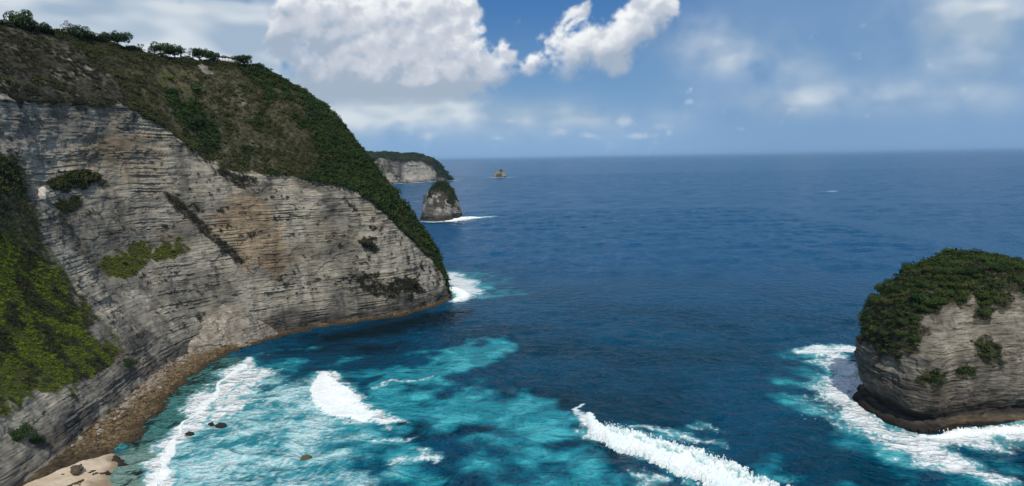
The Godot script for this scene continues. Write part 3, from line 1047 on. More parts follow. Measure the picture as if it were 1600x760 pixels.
func rockfall_look(_u: float, _v: float, a: Vector3, _n: Vector3) -> Color:
	var f := n_fine.get_noise_3dv(a * 0.7)
	var m := n_mid.get_noise_3dv(a * 1.2)
	var c := Color(0.33, 0.295, 0.24).lerp(Color(0.53, 0.48, 0.395), clampf(0.5 + f + m, 0.0, 1.0))
	return c.lerp(Color(0.13, 0.12, 0.10), sst(0.18, 0.5, n_ridge.get_noise_3dv(a * Vector3(1.6, 0.7, 1.6)) * 0.6 + f * 0.3) * 0.7)


# the pale mass of broken rock that leans against the wall
func build_rockfall():
	var ctl := []
	for k in 9:
		var u := lerpf(6.45, 8.3, k / 8.0)
		var i := int(u)
		var f := foot[i].lerp(foot[i + 1], u - i)
		var nn := inland[i].lerp(inland[i + 1], u - i).normalized()
		var s: float = [0.12, 0.4, 0.62, 0.8, 1.0, 0.98, 0.8, 0.5, 0.1][k]
		var line := []
		for q in [[-10.0, -2.0], [-8.5, 1.5], [-5.0, 7.0], [-0.5, 14.0], [4.0, 18.5], [9.0, 20.0], [14.0, 18.0]]:
			line.append(Vector3(f.x + nn.x * q[0] * lerpf(0.4, 1.0, s), q[1] * s, f.y + nn.y * q[0] * lerpf(0.4, 1.0, s)))
		ctl.append(line)
	var g := loft(ctl, [26, 26, 26, 26, 26, 26, 26, 26], [10, 22, 26, 20, 14], false, 0.9, rockfall_look, 1.1)
	var t := base("rockfall", Vector3.ZERO)
	tag(t, "pale mass of collapsed rock leaning on the cliff foot above the brown shore", "rockfall")
	put("broken_rock", g[0], m_rock, t)


func sand_look(_u: float, _v: float, a: Vector3, _n: Vector3) -> Color:
	var f := n_mid.get_noise_3dv(a * 2.0)
	var wet := 1.0 - sst(0.5, 1.3, a.y + f * 0.8)
	return Color(1, 1, 1).lerp(Color(0.78, 0.74, 0.66), clampf(0.3 + f, 0.0, 1.0)).lerp(Color(0.52, 0.48, 0.42), wet)


func shore_look(_u: float, _v: float, a: Vector3, _n: Vector3) -> Color:
	var f := n_fine.get_noise_3dv(a * 1.5)
	var m := n_mid.get_noise_3dv(a * 1.5)
	var c := Color(0.045, 0.036, 0.024).lerp(Color(0.16, 0.118, 0.066), clampf(0.45 + f * 0.9 + m * 0.5, 0.0, 1.0))
	c = c.lerp(Color(0.30, 0.275, 0.235), sst(2.6, 3.8, a.y + 2.0 * m) * 0.8)
	return c.lerp(Color(0.045, 0.04, 0.03), (1.0 - sst(0.2, 0.9, a.y + f)) * 0.8)


# ---------------------------------------------------------------- stacks and the far coast

func ring(points: Array, middle: Vector2, top: Vector2, shape: Array, shape_far: Array, far_from: float) -> Array:
	# columns round a rock: each outline point is drawn in towards the middle as the profile (share, height) says
	var ctl := []
	for p in points:
		var q := sst(far_from - 25.0, far_from + 25.0, p.x)
		var line := []
		for k in shape.size():
			var s := Vector2(shape[k][0], shape[k][1]).lerp(Vector2(shape_far[k][0], shape_far[k][1]), q)
			var m := top.lerp(middle, clampf(s.x, 0.0, 1.0))
			var at: Vector2 = m + (p - middle) * s.x
			line.append(Vector3(at.x, s.y, at.y))
		ctl.append(line)
	return ctl


func right_look(u: float, v: float, a: Vector3, n: Vector3) -> Color:
	var jit := n_mid.get_noise_3dv(a * 1.2)
	var fine := n_fine.get_noise_3dv(a)
	var c := rock_color(a, 0.85, 0.30 + 0.30 * (1.0 - sst(10.0, 26.0, a.y + 6.0 * jit)) - 0.25 * sst(0.0, 1.0, spot(a.x, a.y, 182.0, 34.0, 26.0, 12.0)), 0.12)
	# trees come down the left side and stop higher up in front
	var line := lerpf(26.0, 40.0, sst(144.0, 160.0, a.x + (a.z + 262.0) * 0.25))
	line = lerpf(line, 43.0, sst(185.0, 205.0, a.x))
	var over := sst(-3.0, 3.0, a.y + 13.0 * jit + 4.0 * fine - line)
	var tuft := sst(0.0, 0.5, spot(a.x, a.y, 174.0, 27.0, 5.5, 5.5) + fine) + sst(0.0, 0.5, spot(a.x, a.y, 164.0, 20.0, 4.0, 3.0) + fine) + sst(0.1, 0.6, spot(a.x, a.y, 150.0, 19.0, 6.0, 4.0) + fine)
	if a.z < -275.0: tuft = 0.0
	over = clampf(maxf(over, tuft), 0.0, 1.0)
	if over > 0.0:
		veg = over
		veg_tone = 0 if fine < 0.15 else 1
		if over < 0.85 or (jit > 0.28 and a.y < 46.0): veg_tone = 4
		c = c.lerp(Color(0.05, 0.05, 0.026), over * 0.9)
	elif fine + jit > 0.42 and a.y > 10.0:
		veg = 0.5
		veg_tone = 4
	# wet ledge; the shade inside the notch is painted as a dark band
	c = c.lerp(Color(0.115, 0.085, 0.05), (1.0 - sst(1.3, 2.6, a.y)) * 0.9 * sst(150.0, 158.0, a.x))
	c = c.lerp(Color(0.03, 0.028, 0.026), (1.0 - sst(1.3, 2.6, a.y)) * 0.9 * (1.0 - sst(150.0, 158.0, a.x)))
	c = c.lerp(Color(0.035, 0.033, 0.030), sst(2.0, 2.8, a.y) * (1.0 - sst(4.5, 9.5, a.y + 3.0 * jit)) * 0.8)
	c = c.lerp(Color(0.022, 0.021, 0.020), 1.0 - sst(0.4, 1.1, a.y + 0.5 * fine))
	c.a = 1.0
	return c


func build_right_stack():
	var outline := [Vector2(174, -320), Vector2(153, -301), Vector2(141, -280), Vector2(138, -262), Vector2(141, -249), Vector2(149, -243), Vector2(162, -248), Vector2(180, -250), Vector2(204, -253), Vector2(226, -262), Vector2(238, -284), Vector2(232, -312), Vector2(212, -332), Vector2(186, -338)]
	var left := [[1.03, -5], [1.01, 0.2], [0.98, 1.4], [0.90, 2.6], [0.91, 4.5], [0.98, 9], [1.0, 17], [0.97, 25], [0.91, 33], [0.79, 41.5], [0.60, 49], [0.38, 54.5], [0.18, 57.5], [0.0, 58.5]]
	var right := [[1.06, -5], [1.05, 0.2], [1.01, 1.6], [0.90, 2.6], [0.91, 4.5], [0.98, 9], [0.99, 17], [0.96, 25], [0.92, 32], [0.82, 39], [0.66, 46], [0.42, 52], [0.2, 56.5], [0.0, 58.5]]
	var ctl := ring(outline, Vector2(187, -288), Vector2(190, -287), left, right, 196.0)
	ctl.reverse()
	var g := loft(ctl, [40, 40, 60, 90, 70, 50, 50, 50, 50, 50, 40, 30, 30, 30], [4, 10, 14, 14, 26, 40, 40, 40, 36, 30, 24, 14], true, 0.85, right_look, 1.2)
	var t := base("sea_stack", Vector3.ZERO)
	tag(t, "large green topped limestone sea stack close by at the right edge", "sea stack")
	var pts: PackedVector3Array = g[1]
	put("rock", g[0], m_rock, t)
	right_grid = g
	scatter_plants("stack_scrub", "thick undergrowth of shrubs on the large near sea stack", "scrub", g, 5200, Vector2(0.7, 2.0), 20, 400)


var right_grid: Array


func mid_look(u: float, v: float, a: Vector3, n: Vector3) -> Color:
	var jit := n_mid.get_noise_3dv(a * 0.6)
	var fine := n_fine.get_noise_3dv(a * 0.5)
	var c := rock_color(a, 2.0, 0.48 - 1.3 * sst(0.0, 0.2, jit) * sst(9.0, 15.0, a.y) * (1.0 - sst(34.0, 42.0, a.y)), 0.1)
	var scar := sst(0.04, 0.22, n_mid.get_noise_3dv(a * 1.1) + 0.5 * jit + 0.1 * fine) * sst(8.0, 14.0, a.y)
	c = (c * 0.7).lerp(Color(0.50, 0.48, 0.43), scar * 0.85)
	var over := sst(-4.0, 4.0, a.y + 34.0 * jit + 12.0 * fine - 38.0 + 0.25 * (a.x + 118.0))
	veg = over
	veg_tone = 0 if fine < 0.1 else 1
	c = c.lerp(Color(0.05, 0.055, 0.028), over)
	c = c.lerp(Color(0.05, 0.047, 0.042), (1.0 - sst(4.0, 13.0, a.y + 8.0 * jit)) * 0.75)
	c.a = 1.0
	return c


func circle(m: Vector2, rx: float, rz: float, n: int, wob: float) -> Array:
	var a := []
	for k in n:
		var r := 1.0 + wob * sin(k * 2.4) * cos(k * 1.1 + 0.7)
		a.append(m + Vector2(cos(TAU * k / n) * rx, sin(TAU * k / n) * rz) * r)
	return a


func build_mid_stack():
	var m := Vector2(-119, -1190)
	var shape := [[1.04, -4], [1.0, 3], [0.97, 9], [0.92, 18], [0.82, 31], [0.66, 43], [0.48, 53], [0.32, 59], [0.14, 62], [0.0, 63.0]]
	var g := loft(ring(circle(m, 33, 38, 12, 0.06), m, m + Vector2(2, 0), shape, shape, 9999.0), [22, 22, 22, 22, 22, 22, 22, 22, 22, 22, 22, 22], [8, 10, 12, 16, 16, 14, 10, 6], true, 2.0, mid_look)
	var t := base("sea_stack", Vector3.ZERO)
	tag(t, "cone shaped rock stack with a bushy top just beyond the headland", "sea stack")
	put("rock", g[0], m_rock, t)
	scatter_plants("stack_scrub", "dark scrub on the cone shaped stack beyond the headland", "scrub", g, 900, Vector2(1.5, 4.0), 12, 95)


func far_rock_look(u: float, v: float, a: Vector3, n: Vector3) -> Color:
	var jit := n_mid.get_noise_3dv(a * 0.4)
	var c := rock_color(a, 3.0, -0.45, 0.25)
	var over := sst(-4.0, 4.0, a.y + 12.0 * jit - 31.0 - (6.0 if a.x < -60.0 and a.x > -80.0 else 0.0))
	c = c.lerp(Color(0.10, 0.085, 0.045), over)
	veg = over
	veg_tone = 1
	return c.lerp(Color(0.06, 0.055, 0.05), (1.0 - sst(3.0, 7.0, a.y)) * 0.8)


func build_far_rock():
	# a small island with a hollow worn into its near side
	var m := Vector2(-64, -3930)
	var outline := circle(m, 36, 30, 14, 0.05)
	var shape := [[1.05, -5], [1.0, 2], [0.95, 6], [0.86, 14], [0.70, 24], [0.45, 34], [0.2, 40], [0.0, 42]]
	var ctl := ring(outline, m, m + Vector2(4, 0), shape, shape, 9999.0)
	for i in ctl.size():
		var p: Vector2 = outline[i]
		if p.y > m.y + 20.0 and absf(p.x - m.x - 6.0) < 16.0:
			for k in range(1, 4):
				var q: Vector3 = ctl[i][k]
				ctl[i][k] = Vector3(q.x, q.y, q.z - [0, 18, 20, 9][k])
	var g := loft(ctl, [6, 6, 6, 6, 6, 6, 6, 6, 6, 6, 6, 6, 6, 6], [6, 6, 8, 8, 8, 6], true, 3.0, far_rock_look)
	var t := base("sea_stack", Vector3.ZERO)
	tag(t, "tiny pale rock islet with a hollow in it, far out near the horizon", "sea stack")
	put("rock", g[0], m_rock, t)
	scatter_plants("stack_scrub", "thin scrub on top of the tiny far islet", "scrub", g, 120, Vector2(2.0, 4.5), 12, 40)


func far_look(u: float, v: float, a: Vector3, n: Vector3) -> Color:
	var jit := n_mid.get_noise_3dv(a * 0.22)
	var fine := n_fine.get_noise_3dv(a * 0.14)
	var streak := n_mid.get_noise_3d(a.x * 0.5, a.y * 0.1, a.z * 0.5)
	var white := sst(-0.4, 0.5, spot(u + jit * 0.3, v, 3.9, 1.5, 0.6, 1.5) + jit * 0.8)
	var c := rock_color(a, 5.0, 0.32 - 1.5 * white + 0.6 * streak + 0.5 * jit, 0.1)
	c = c.lerp(Color(0.13, 0.125, 0.115), sst(0.0, 0.3, streak + 0.3 * jit) * 0.7 * (1.0 - white))
	c = c.lerp(Color(0.66, 0.61, 0.53), white * clampf(0.5 + fine * 1.6, 0.0, 1.0) * 0.8)
	var over := sst(-0.3, 0.3, v + jit * 1.6 - 3.7)
	over = maxf(over, sst(4.6, 5.1, u + jit * 0.8 + (v - 1.5) * 0.1) * sst(0.4, 0.9, v + jit))
	over = maxf(over, 0.7 * sst(0.1, 0.4, jit + fine * 0.4) * (1.0 - white))
	veg = over
	veg_tone = (0 if jit < 0.0 else 1) if fine < 0.2 else 2
	c = c.lerp(Color(0.085, 0.092, 0.05), over)
	c = c.lerp(Color(0.08, 0.075, 0.068), (1.0 - sst(3.0, 9.0, a.y)) * 0.7)
	c.a = 1.0
	return c


func build_far_headland():
	var line := [Vector2(-1500, -2700), Vector2(-900, -2950), Vector2(-660, -3040), Vector2(-505, -3150), Vector2(-400, -3310), Vector2(-345, -3405), Vector2(-318, -3455), Vector2(-300, -3500)]
	var crest := [[170, 150], [160, 148], [150, 143], [140, 137], [130, 134], [105, 122], [60, 78], [14, 10]]
	var ctl := []
	for i in line.size():
		var t: Vector2 = (line[mini(i + 1, 7)] - line[maxi(i - 1, 0)]).normalized()
		var nn := Vector2(t.y, -t.x)
		var k: Array = crest[i]
		var col := []
		for s in [[-3, -6], [2, 6], [k[0] * 0.16, k[1] * 0.3], [k[0] * 0.24, k[1] * 0.55], [k[0] * 0.32, k[1] * 0.78], [k[0] * 0.34, k[1] * 0.80], [k[0] * 0.7, k[1] * 0.93], [k[0], k[1]], [k[0], k[1]], [k[0] * 2.6, k[1] * 0.9], [k[0] * 3.2, -8]]:
			col.append(Vector3(line[i].x + nn.x * s[0], s[1], line[i].y + nn.y * s[0]))
		ctl.append(col)
	var last := []
	for k in 11: last.append(Vector3(-296 - k * 0.5, -7, -3520 - k * 0.2))
	ctl.append(last)
	var g := loft(ctl, [4, 10, 30, 45, 45, 45, 45, 16], [12, 18, 18, 8, 14, 16, 16, 6, 3], false, 5.0, far_look)
	tag(put("far_headland", g[0], m_rock), "hazy distant headland with white cliffs and a green top", "", "", "structure")
	scatter_plants("far_scrub", "trees and scrub along the top of the hazy distant headland", "scrub", g, 7000, Vector2(3.0, 11.0), 12, 100)


# ---------------------------------------------------------------- breakers

# a ridge of broken water along points (x, z, half width); it sinks under the sea at its ragged edges
func breaker_mesh(pts: Array, tall: Array, step: float, streak: float, seed_shift: float, gap: float) -> ArrayMesh:
	var curve := Curve3D.new()
	for k in pts.size():
		var a: Vector3 = pts[maxi(k - 1, 0)]
		var b: Vector3 = pts[mini(k + 1, pts.size() - 1)]
		var tg := Vector3(b.x - a.x, 0, b.y - a.y) * 0.17
		curve.add_point(Vector3(pts[k].x, 0, pts[k].y), -tg, tg)
	var total := curve.get_baked_length()
	var n := int(total / step)
	var m := 64
	var v := PackedVector3Array()
	var c := PackedColorArray()
	var ix := PackedInt32Array()
	for i in n + 1:
		var f := float(i) / n
		var p := curve.sample_baked(total * f)
		var q := curve.sample_baked(minf(total * f + 0.5, total)) - curve.sample_baked(maxf(total * f - 0.5, 0.0))
		var side := Vector3(-q.z, 0, q.x).normalized()
		var at := f * (pts.size() - 1)
		var k := mini(int(at), pts.size() - 2)
		var half := lerpf(pts[k].z, pts[k + 1].z, at - k)
		var high := lerpf(tall[k], tall[k + 1], at - k)
		for j in m + 1:
			var t := 2.0 * j / m - 1.0                   # -1 behind, +1 at the front towards the shore
			var w := p + side * t * half
			var big := n_mid.get_noise_2d(w.x * 1.6 + seed_shift, w.z * 1.6)
			var fine := n_fine.get_noise_2d(w.x * 1.4, w.z * 1.4 + seed_shift)
			var tiny := n_fine.get_noise_2d(w.x * 4.0 + seed_shift, w.z * 4.0)
			var ray := n_fine.get_noise_2d(total * f * 2.3 + seed_shift, t * half * 0.22)
			var tt := t + big * 0.34 + fine * 0.22 + tiny * 0.10
			if t < 0.0: tt += ray * 0.55 * t * t * -3.4 - absf(ray) * 0.8 * -t
			# steep lumpy front, long low back
			var body := 1.0 - absf(tt) if tt < 0.0 else 1.0 - tt * tt
			var y := high * (pow(clampf(body, 0.0, 1.0), 0.8) * (0.75 + 0.35 * big) + 0.26 * fine + 0.13 * tiny)
			y += sea_height(w.x, w.z) + 0.25 * minf(high, 1.0)
			var ends := sst(0.0, 0.05, f + big * 0.03) * (1.0 - sst(0.94, 1.0, f))
			var edge := minf(1.0 - absf(tt), 1.0)
			y -= (1.0 - sst(-0.02, 0.22, edge + 0.40 * fine + 0.35 * tiny + 0.3 * ray)) * (high * 0.8 + 1.2) + (1.0 - ends) * 2.0
			if gap > 0.0:
				var trough := 1.0 - sst(0.05, 0.22, absf(tt + 0.22 + 0.10 * fine))
				y -= trough * high * 0.5 * sst(0.12, 0.3, f)
				var cy := trough * sst(-0.2, 0.5, fine + big + 0.35) * sst(0.1, 0.3, f) * gap
				c.append(Color(0.83, 0.88, 0.885).lerp(Color(0.10, 0.40, 0.40), cy).lerp(Color(0.58, 0.78, 0.80), 0.5 * sst(-0.1, 0.4, tiny - big)))
			else:
				c.append(Color(0.85, 0.89, 0.89).lerp(Color(0.45, 0.74, 0.77), streak * 0.5 * sst(0.1, 0.6, tiny - big)))
			v.append(Vector3(w.x, y, w.z))
	grid_index(m + 1, n + 1, ix)
	return mesh_of(v, ix, c)


func build_breakers():
	var big := breaker_mesh([Vector3(30, -271, 1.2), Vector3(29, -258, 2.5), Vector3(32, -247, 8), Vector3(41, -236, 9), Vector3(52, -225, 10.5), Vector3(62, -213, 9.5), Vector3(73, -198, 8.5), Vector3(84, -186, 8)],
		[0.5, 1.9, 3.2, 3.6, 3.4, 3.1, 2.8, 2.5], 0.3, 0.3, 0.0, 1.0)
	var t := base("breaking_wave", Vector3.ZERO)
	tag(t, "largest breaking wave, a long white roller at the bottom of the view", "wave")
	put("crest", big, m_foam, t)
	spray(t, [Vector3(33, 2.5, -252), Vector3(44, 2.6, -242), Vector3(56, 2.4, -231), Vector3(66, 2.2, -219), Vector3(72, 2.0, -210)], 460, 2.4, 1.5)
	var curl := breaker_mesh([Vector3(-91, -329, 1.5), Vector3(-88, -315, 5), Vector3(-82, -300, 8.5), Vector3(-74, -284, 9.5), Vector3(-65, -272, 8), Vector3(-54, -263, 3)], [0.4, 0.8, 1.0, 1.0, 0.8, 0.3], 0.25, 0.7, 77.0, 0.0)
	var t2 := base("breaking_wave", Vector3.ZERO)
	tag(t2, "crescent of white surf curling across the middle of the turquoise bay", "wave")
	put("crest", curl, m_foam, t2)
	spray(t2, [Vector3(-84, 0.9, -304), Vector3(-76, 1.0, -287), Vector3(-67, 0.9, -274), Vector3(-57, 0.6, -266)], 240, 3.0, 0.8)
	var t3 := base("breaking_wave", Vector3.ZERO)
	tag(t3, "low white line of surf washing in along the brown stony shore", "wave")
	var wash := []
	var wash_high := []
	var mean := [Vector2(-111, -194), Vector2(-118, -227), Vector2(-127, -262), Vector2(-131.5, -295), Vector2(-136, -333), Vector2(-137, -350)]
	for k in 21:
		var f := k * 0.25
		var i := mini(int(f), 4)
		var p: Vector2 = (mean[i] as Vector2).lerp(mean[i + 1], f - i) + Vector2(rng.randf_range(-2.6, 2.6), rng.randf_range(-1.5, 1.5))
		wash.append(Vector3(p.x, p.y, rng.randf_range(0.5, 2.6)))
		wash_high.append(rng.randf_range(0.0, 0.5))
	put("crest", breaker_mesh(wash, wash_high, 0.35, 0.5, 33.0, 0.0), m_foam, t3)
	var t4 := base("breaking_wave", Vector3.ZERO)
	tag(t4, "white surge breaking round the tip of the tall headland", "wave")
	put("crest", breaker_mesh([Vector3(-50, -545, 3), Vector3(-41, -528, 5), Vector3(-37, -508, 5), Vector3(-42, -492, 2)], [0.6, 1.5, 1.6, 0.6], 0.35, 0.5, 12.0, 0.0), m_foam, t4)
	var t5 := base("breaking_wave", Vector3.ZERO)
	tag(t5, "white wash thrown up at the right foot of the cone shaped stack", "wave")
	put("crest", breaker_mesh([Vector3(-110, -1147, 4), Vector3(-88, -1168, 9), Vector3(-72, -1196, 11), Vector3(-50, -1214, 4)], [1.0, 4.0, 4.5, 1.0], 0.8, 0.3, 51.0, 0.0), m_foam, t5)
	var t6 := base("breaking_wave", Vector3.ZERO)
	tag(t6, "white wash sliding off the ledge of the large near sea stack", "wave")
	put("crest", breaker_mesh([Vector3(141, -242, 1.5), Vector3(148, -237.5, 2.6), Vector3(162, -241, 3.2), Vector3(181, -243, 3.2), Vector3(206, -246, 3)], [0.6, 1.1, 1.3, 1.3, 1.0], 0.3, 0.3, 63.0, 0.0), m_foam, t6)
	# threads of water running off the ledge
	var falls := base("water_runoff", Vector3.ZERO)
	tag(falls, "thin white threads of water running off the ledge of the near stack", "runoff")
	for k in 60:
		var x := 152.0 + k * 0.85 + rng.randf_range(-0.6, 0.6)
		var z := -246.0 - (x - 162.0) * 0.07 + rng.randf_range(-0.3, 0.3) + 2.2
		var l := 0.3 + 0.8 * pow(rng.randf(), 2.0)
		put("trickle", trickle_mesh(rng.randf_range(0.04, 0.16), l), m_foam, falls).position = Vector3(x, 0.1, z)


func trickle_mesh(r: float, l: float) -> Mesh:
	var st := SurfaceTool.new()
	st.begin(Mesh.PRIMITIVE_TRIANGLES)
	var c := CylinderMesh.new()
	c.top_radius = r * 0.6
	c.bottom_radius = r * 1.6
	c.height = l
	c.radial_segments = 6
	c.rings = 2
	st.append_from(c, 0, Transform3D(Basis(Vector3.RIGHT, -0.35), Vector3(0, l * 0.5, 0)))
	return st.commit()


func spray(parent: Node, along: Array, count: int, reach: float, high: float):
	var drop := stone_mesh(1, 4, 0.2)
	var where: Array[Transform3D] = []
	var tints := PackedColorArray()
	for k in count:
		var a := rng.randf() * (along.size() - 1)
		var i := mini(int(a), along.size() - 2)
		var p: Vector3 = along[i].lerp(along[i + 1], a - i)
		var gust := pow(clampf(0.5 + n_mid.get_noise_2d(a * 30.0, 5.0) * 1.4, 0.0, 1.0), 1.5)
		var s := rng.randf_range(0.05, 0.22) * (0.4 + gust)
		p += Vector3(rng.randfn(0.0, 0.9), 0, rng.randfn(0.0, 0.9)) * reach * 0.5 + Vector3(0.35, 0, -0.4) * rng.randf() * reach * gust
		p.y += absf(rng.randfn(0.0, 0.6)) * high * gust - 0.8
		where.append(Transform3D(Basis.IDENTITY.scaled(Vector3(s, s, s)), p))
		tints.append(Color(0.85, 0.88, 0.88))
	var o := scatter_mesh("spray", drop, m_foam, where, tints, parent)
	o.set_meta("kind", "stuff")


# ---------------------------------------------------------------- plants

var bush_meshes: Array[ArrayMesh] = []


# many small leaf faces spread over a handful of lobes; lobes are (centre, radius)
func foliage_mesh(lobes: Array, per_area: float, leaf: float, seed_: int, low := -0.35) -> ArrayMesh:
	var r := RandomNumberGenerator.new()
	r.seed = seed_
	var v := PackedVector3Array()
	var c := PackedColorArray()
	var ix := PackedInt32Array()
	for lobe in lobes:
		var m: Vector3 = lobe[0]
		var rad: float = lobe[1]
		var shade := r.randf_range(0.75, 1.3)
		for k in int(per_area * rad * rad):
			var d := Vector3(r.randfn(), r.randfn(), r.randfn()).normalized()
			if d.y < low: continue
			var p := m + d * rad * r.randf_range(0.72, 1.05)
			var n := (d * 0.8 + Vector3(r.randfn(), r.randfn(), r.randfn()) * 0.45 + Vector3.UP * 0.3).normalized()
			var a := n.cross(Vector3(r.randfn(), r.randfn(), r.randfn())).normalized()
			var b := n.cross(a)
			var s := leaf * r.randf_range(0.6, 1.3)
			var at := v.size()
			for q in [a * s, b * s * 0.55, -a * s, -b * s * 0.55]: v.append(p + q)
			var tint := shade * r.randf_range(0.7, 1.35)
			for q in 4: c.append(Color(tint, tint * r.randf_range(0.95, 1.05), tint))
			ix.append_array(PackedInt32Array([at, at + 1, at + 2, at, at + 2, at + 3]))
	return mesh_of(v, ix, c)


func make_leaf_meshes():
	for k in 3:
		var r := RandomNumberGenerator.new()
		r.seed = 900 + k
		var lobes := []
		for q in 4 + k:
			lobes.append([Vector3(r.randf_range(-0.6, 0.6), r.randf_range(0.15, 0.6), r.randf_range(-0.6, 0.6)), r.randf_range(0.35, 0.6)])
		bush_meshes.append(foliage_mesh(lobes, 100.0, 0.17, 50 + k))


func tube(st: SurfaceTool, a: Vector3, b: Vector3, ra: float, rb: float):
	var d := (b - a).normalized()
	var s := d.cross(Vector3(0.31, 0.12, 0.94)).normalized()
	var t := d.cross(s)
	for k in 6:
		var x := s * cos(TAU * k / 6) + t * sin(TAU * k / 6)
		var y := s * cos(TAU * (k + 1) / 6) + t * sin(TAU * (k + 1) / 6)
		for p in [a + x * ra, b + x * rb, a + y * ra, a + y * ra, b + x * rb, b + y * rb]:
			st.add_vertex(p)


# a tree 1 m tall at the origin: style picks how its crown is spread
func make_tree(style: String, seed_: int) -> Array:
	var r := RandomNumberGenerator.new()
	r.seed = seed_
	var lobes := []
	var st := SurfaceTool.new()
	st.begin(Mesh.PRIMITIVE_TRIANGLES)
	st.set_smooth_group(-1)
	var fork := Vector3(r.randf_range(-0.05, 0.05), 0.28, 0)
	var n := 11
	var spread := 0.42
	var mid := 0.62
	var tall := 0.27
	var size := Vector2(0.13, 0.2)
	match style:
		"umbrella":
			n = 18; spread = 0.62; mid = 0.55; tall = 0.24; size = Vector2(0.17, 0.27); fork.y = 0.22
		"sparse":
			n = 7; spread = 0.42; mid = 0.72; tall = 0.22; size = Vector2(0.08, 0.14); fork.y = 0.4
		"mound":
			n = 13; spread = 0.85; mid = 0.42; tall = 0.25; size = Vector2(0.2, 0.34); fork.y = 0.15
		"bush":
			n = 9; spread = 0.5; mid = 0.45; tall = 0.28; size = Vector2(0.2, 0.32); fork.y = 0.12
	tube(st, Vector3(0, -0.15, 0), fork, 0.05, 0.036)
	for k in n:
		var a := TAU * (k + r.randf() * 0.7) / n
		var d := sqrt(r.randf()) * spread
		var p := Vector3(cos(a) * d, mid + r.randf_range(-tall, tall) * (1.0 - 0.5 * d / spread), sin(a) * d)
		var rad := r.randf_range(size.x, size.y)
		lobes.append([p, rad])
		tube(st, fork, fork.lerp(p, 0.5) + Vector3(0, -0.03, 0), 0.022, 0.015)
		tube(st, fork.lerp(p, 0.5) + Vector3(0, -0.03, 0), p, 0.015, 0.006)
	return [foliage_mesh(lobes, 3600.0 if style != "sparse" else 2400.0, 0.045, seed_ + 1, -0.8), st.commit()]


var tree_kits := {}


func tree(called: String, style: String, seed_: int, where: Vector3, size: Vector3, turn: float, tint: int, label: String, category: String, group := "") -> Node3D:
	var key := style + str(seed_)
	if not tree_kits.has(key): tree_kits[key] = make_tree(style, seed_)
	var t := base(called, where, turn)
	var crown := put("crown", tree_kits[key][0], leaf_tints[tint], t)
	var trunk := put("trunk", tree_kits[key][1], m_bark, t)
	crown.scale = size
	trunk.scale = size
	tag(t, label, category, group)
	return t


func crest_at(u: float) -> Vector3:
	return head_point(u, 8.0)


func build_crest_trees():
	# along the skyline of the headland, from left to right
	tree("tree", "bush", 101, Vector3(-251, 170.8, -374), Vector3(11, 13.5, 11), 0.4, 1, "tall round leafy tree, leftmost on the skyline of the headland", "tree")
	tree("shrub", "mound", 102, Vector3(-248, 171, -383), Vector3(7, 6.5, 7), 1.4, 0, "low dark mound of shrub just right of the leftmost skyline tree", "shrub")
	for d in SKYLINE:
		var p := crest_at(d[2])
		tree(d[0], d[1], int(d[3]), Vector3(p.x, p.y - 1.0, p.z), Vector3(d[4] * 1.12, d[5] * 1.1, d[4] * 1.12), d[3] * 0.7, int(d[6]), d[7], d[0])


const SKYLINE := [
	["tree", "sparse", 6.92, 111, 7.0, 8.5, 3, "thin spindly tree with an open crown on the left skyline"],
	["shrub", "mound", 7.05, 112, 8.0, 7.0, 0, "long dark hump of shrubs below the spindly skyline tree"],
	["shrub", "mound", 7.19, 113, 6.0, 4.6, 3, "smaller olive hump of shrubs sloping down the left skyline"],
	["tree", "umbrella", 7.40, 114, 9.5, 8.5, 0, "wide dark wind swept tree standing alone before the first skyline gap"],
	["shrub", "bush", 7.55, 115, 5.0, 3.6, 3, "small olive bush in the skyline gap beside the wide tree"],
	["tree", "sparse", 7.65, 116, 4.0, 5.0, 3, "tiny bare looking tree in the middle of the skyline gap"],
	["tree", "umbrella", 7.88, 117, 9.0, 9.0, 1, "broad crowned tree with a visible trunk right of the skyline gap"],
	["tree", "umbrella", 8.02, 118, 7.5, 8.0, 0, "dark tree whose crown joins the broad crowned tree on its right"],
	["tree", "sparse", 8.20, 119, 6.0, 7.0, 3, "pale open tree among the group left of the pavilions"],
	["tree", "umbrella", 8.31, 120, 7.0, 9.0, 0, "dense dark tree in the group left of the pavilions"],
	["tree", "umbrella", 8.47, 121, 5.5, 7.5, 0, "flat topped parasol shaped tree next to the thatched pavilion"],
	["tree", "umbrella", 8.88, 122, 8.5, 7.0, 1, "wide low tree on the crest just right of the pavilions"],
	["tree", "bush", 9.12, 123, 4.5, 4.6, 0, "last small tree at the right end of the crest"],
]


func build_crest_scrub():
	var where: Array[Transform3D] = []
	var tints := PackedColorArray()
	for k in 420:
		var u := rng.randf_range(6.2, 9.4)
		if n_mid.get_noise_2d(u * 60.0, 3.0) < -0.12 and u > 7.1: continue
		var p := head_point(u, rng.randf_range(7.6, 8.15))
		var s := rng.randf_range(0.8, 2.4) * (1.4 if u < 7.3 else 1.0)
		where.append(Transform3D(Basis(Vector3.UP, rng.randf() * TAU).scaled(Vector3(s, s * rng.randf_range(0.5, 0.9), s)), p))
		tints.append(plant_tint(0 if rng.randf() < 0.5 else 1))
	var o := scatter_mesh("crest_scrub", bush_meshes[1], m_leaf, where, tints)
	tag(o, "low uneven scrub along the skyline between the crest trees", "scrub", "", "stuff")


func box(st: SurfaceTool, at: Vector3, size: Vector3):
	var b := BoxMesh.new()
	b.size = size
	st.append_from(b, 0, Transform3D(Basis.IDENTITY, at))


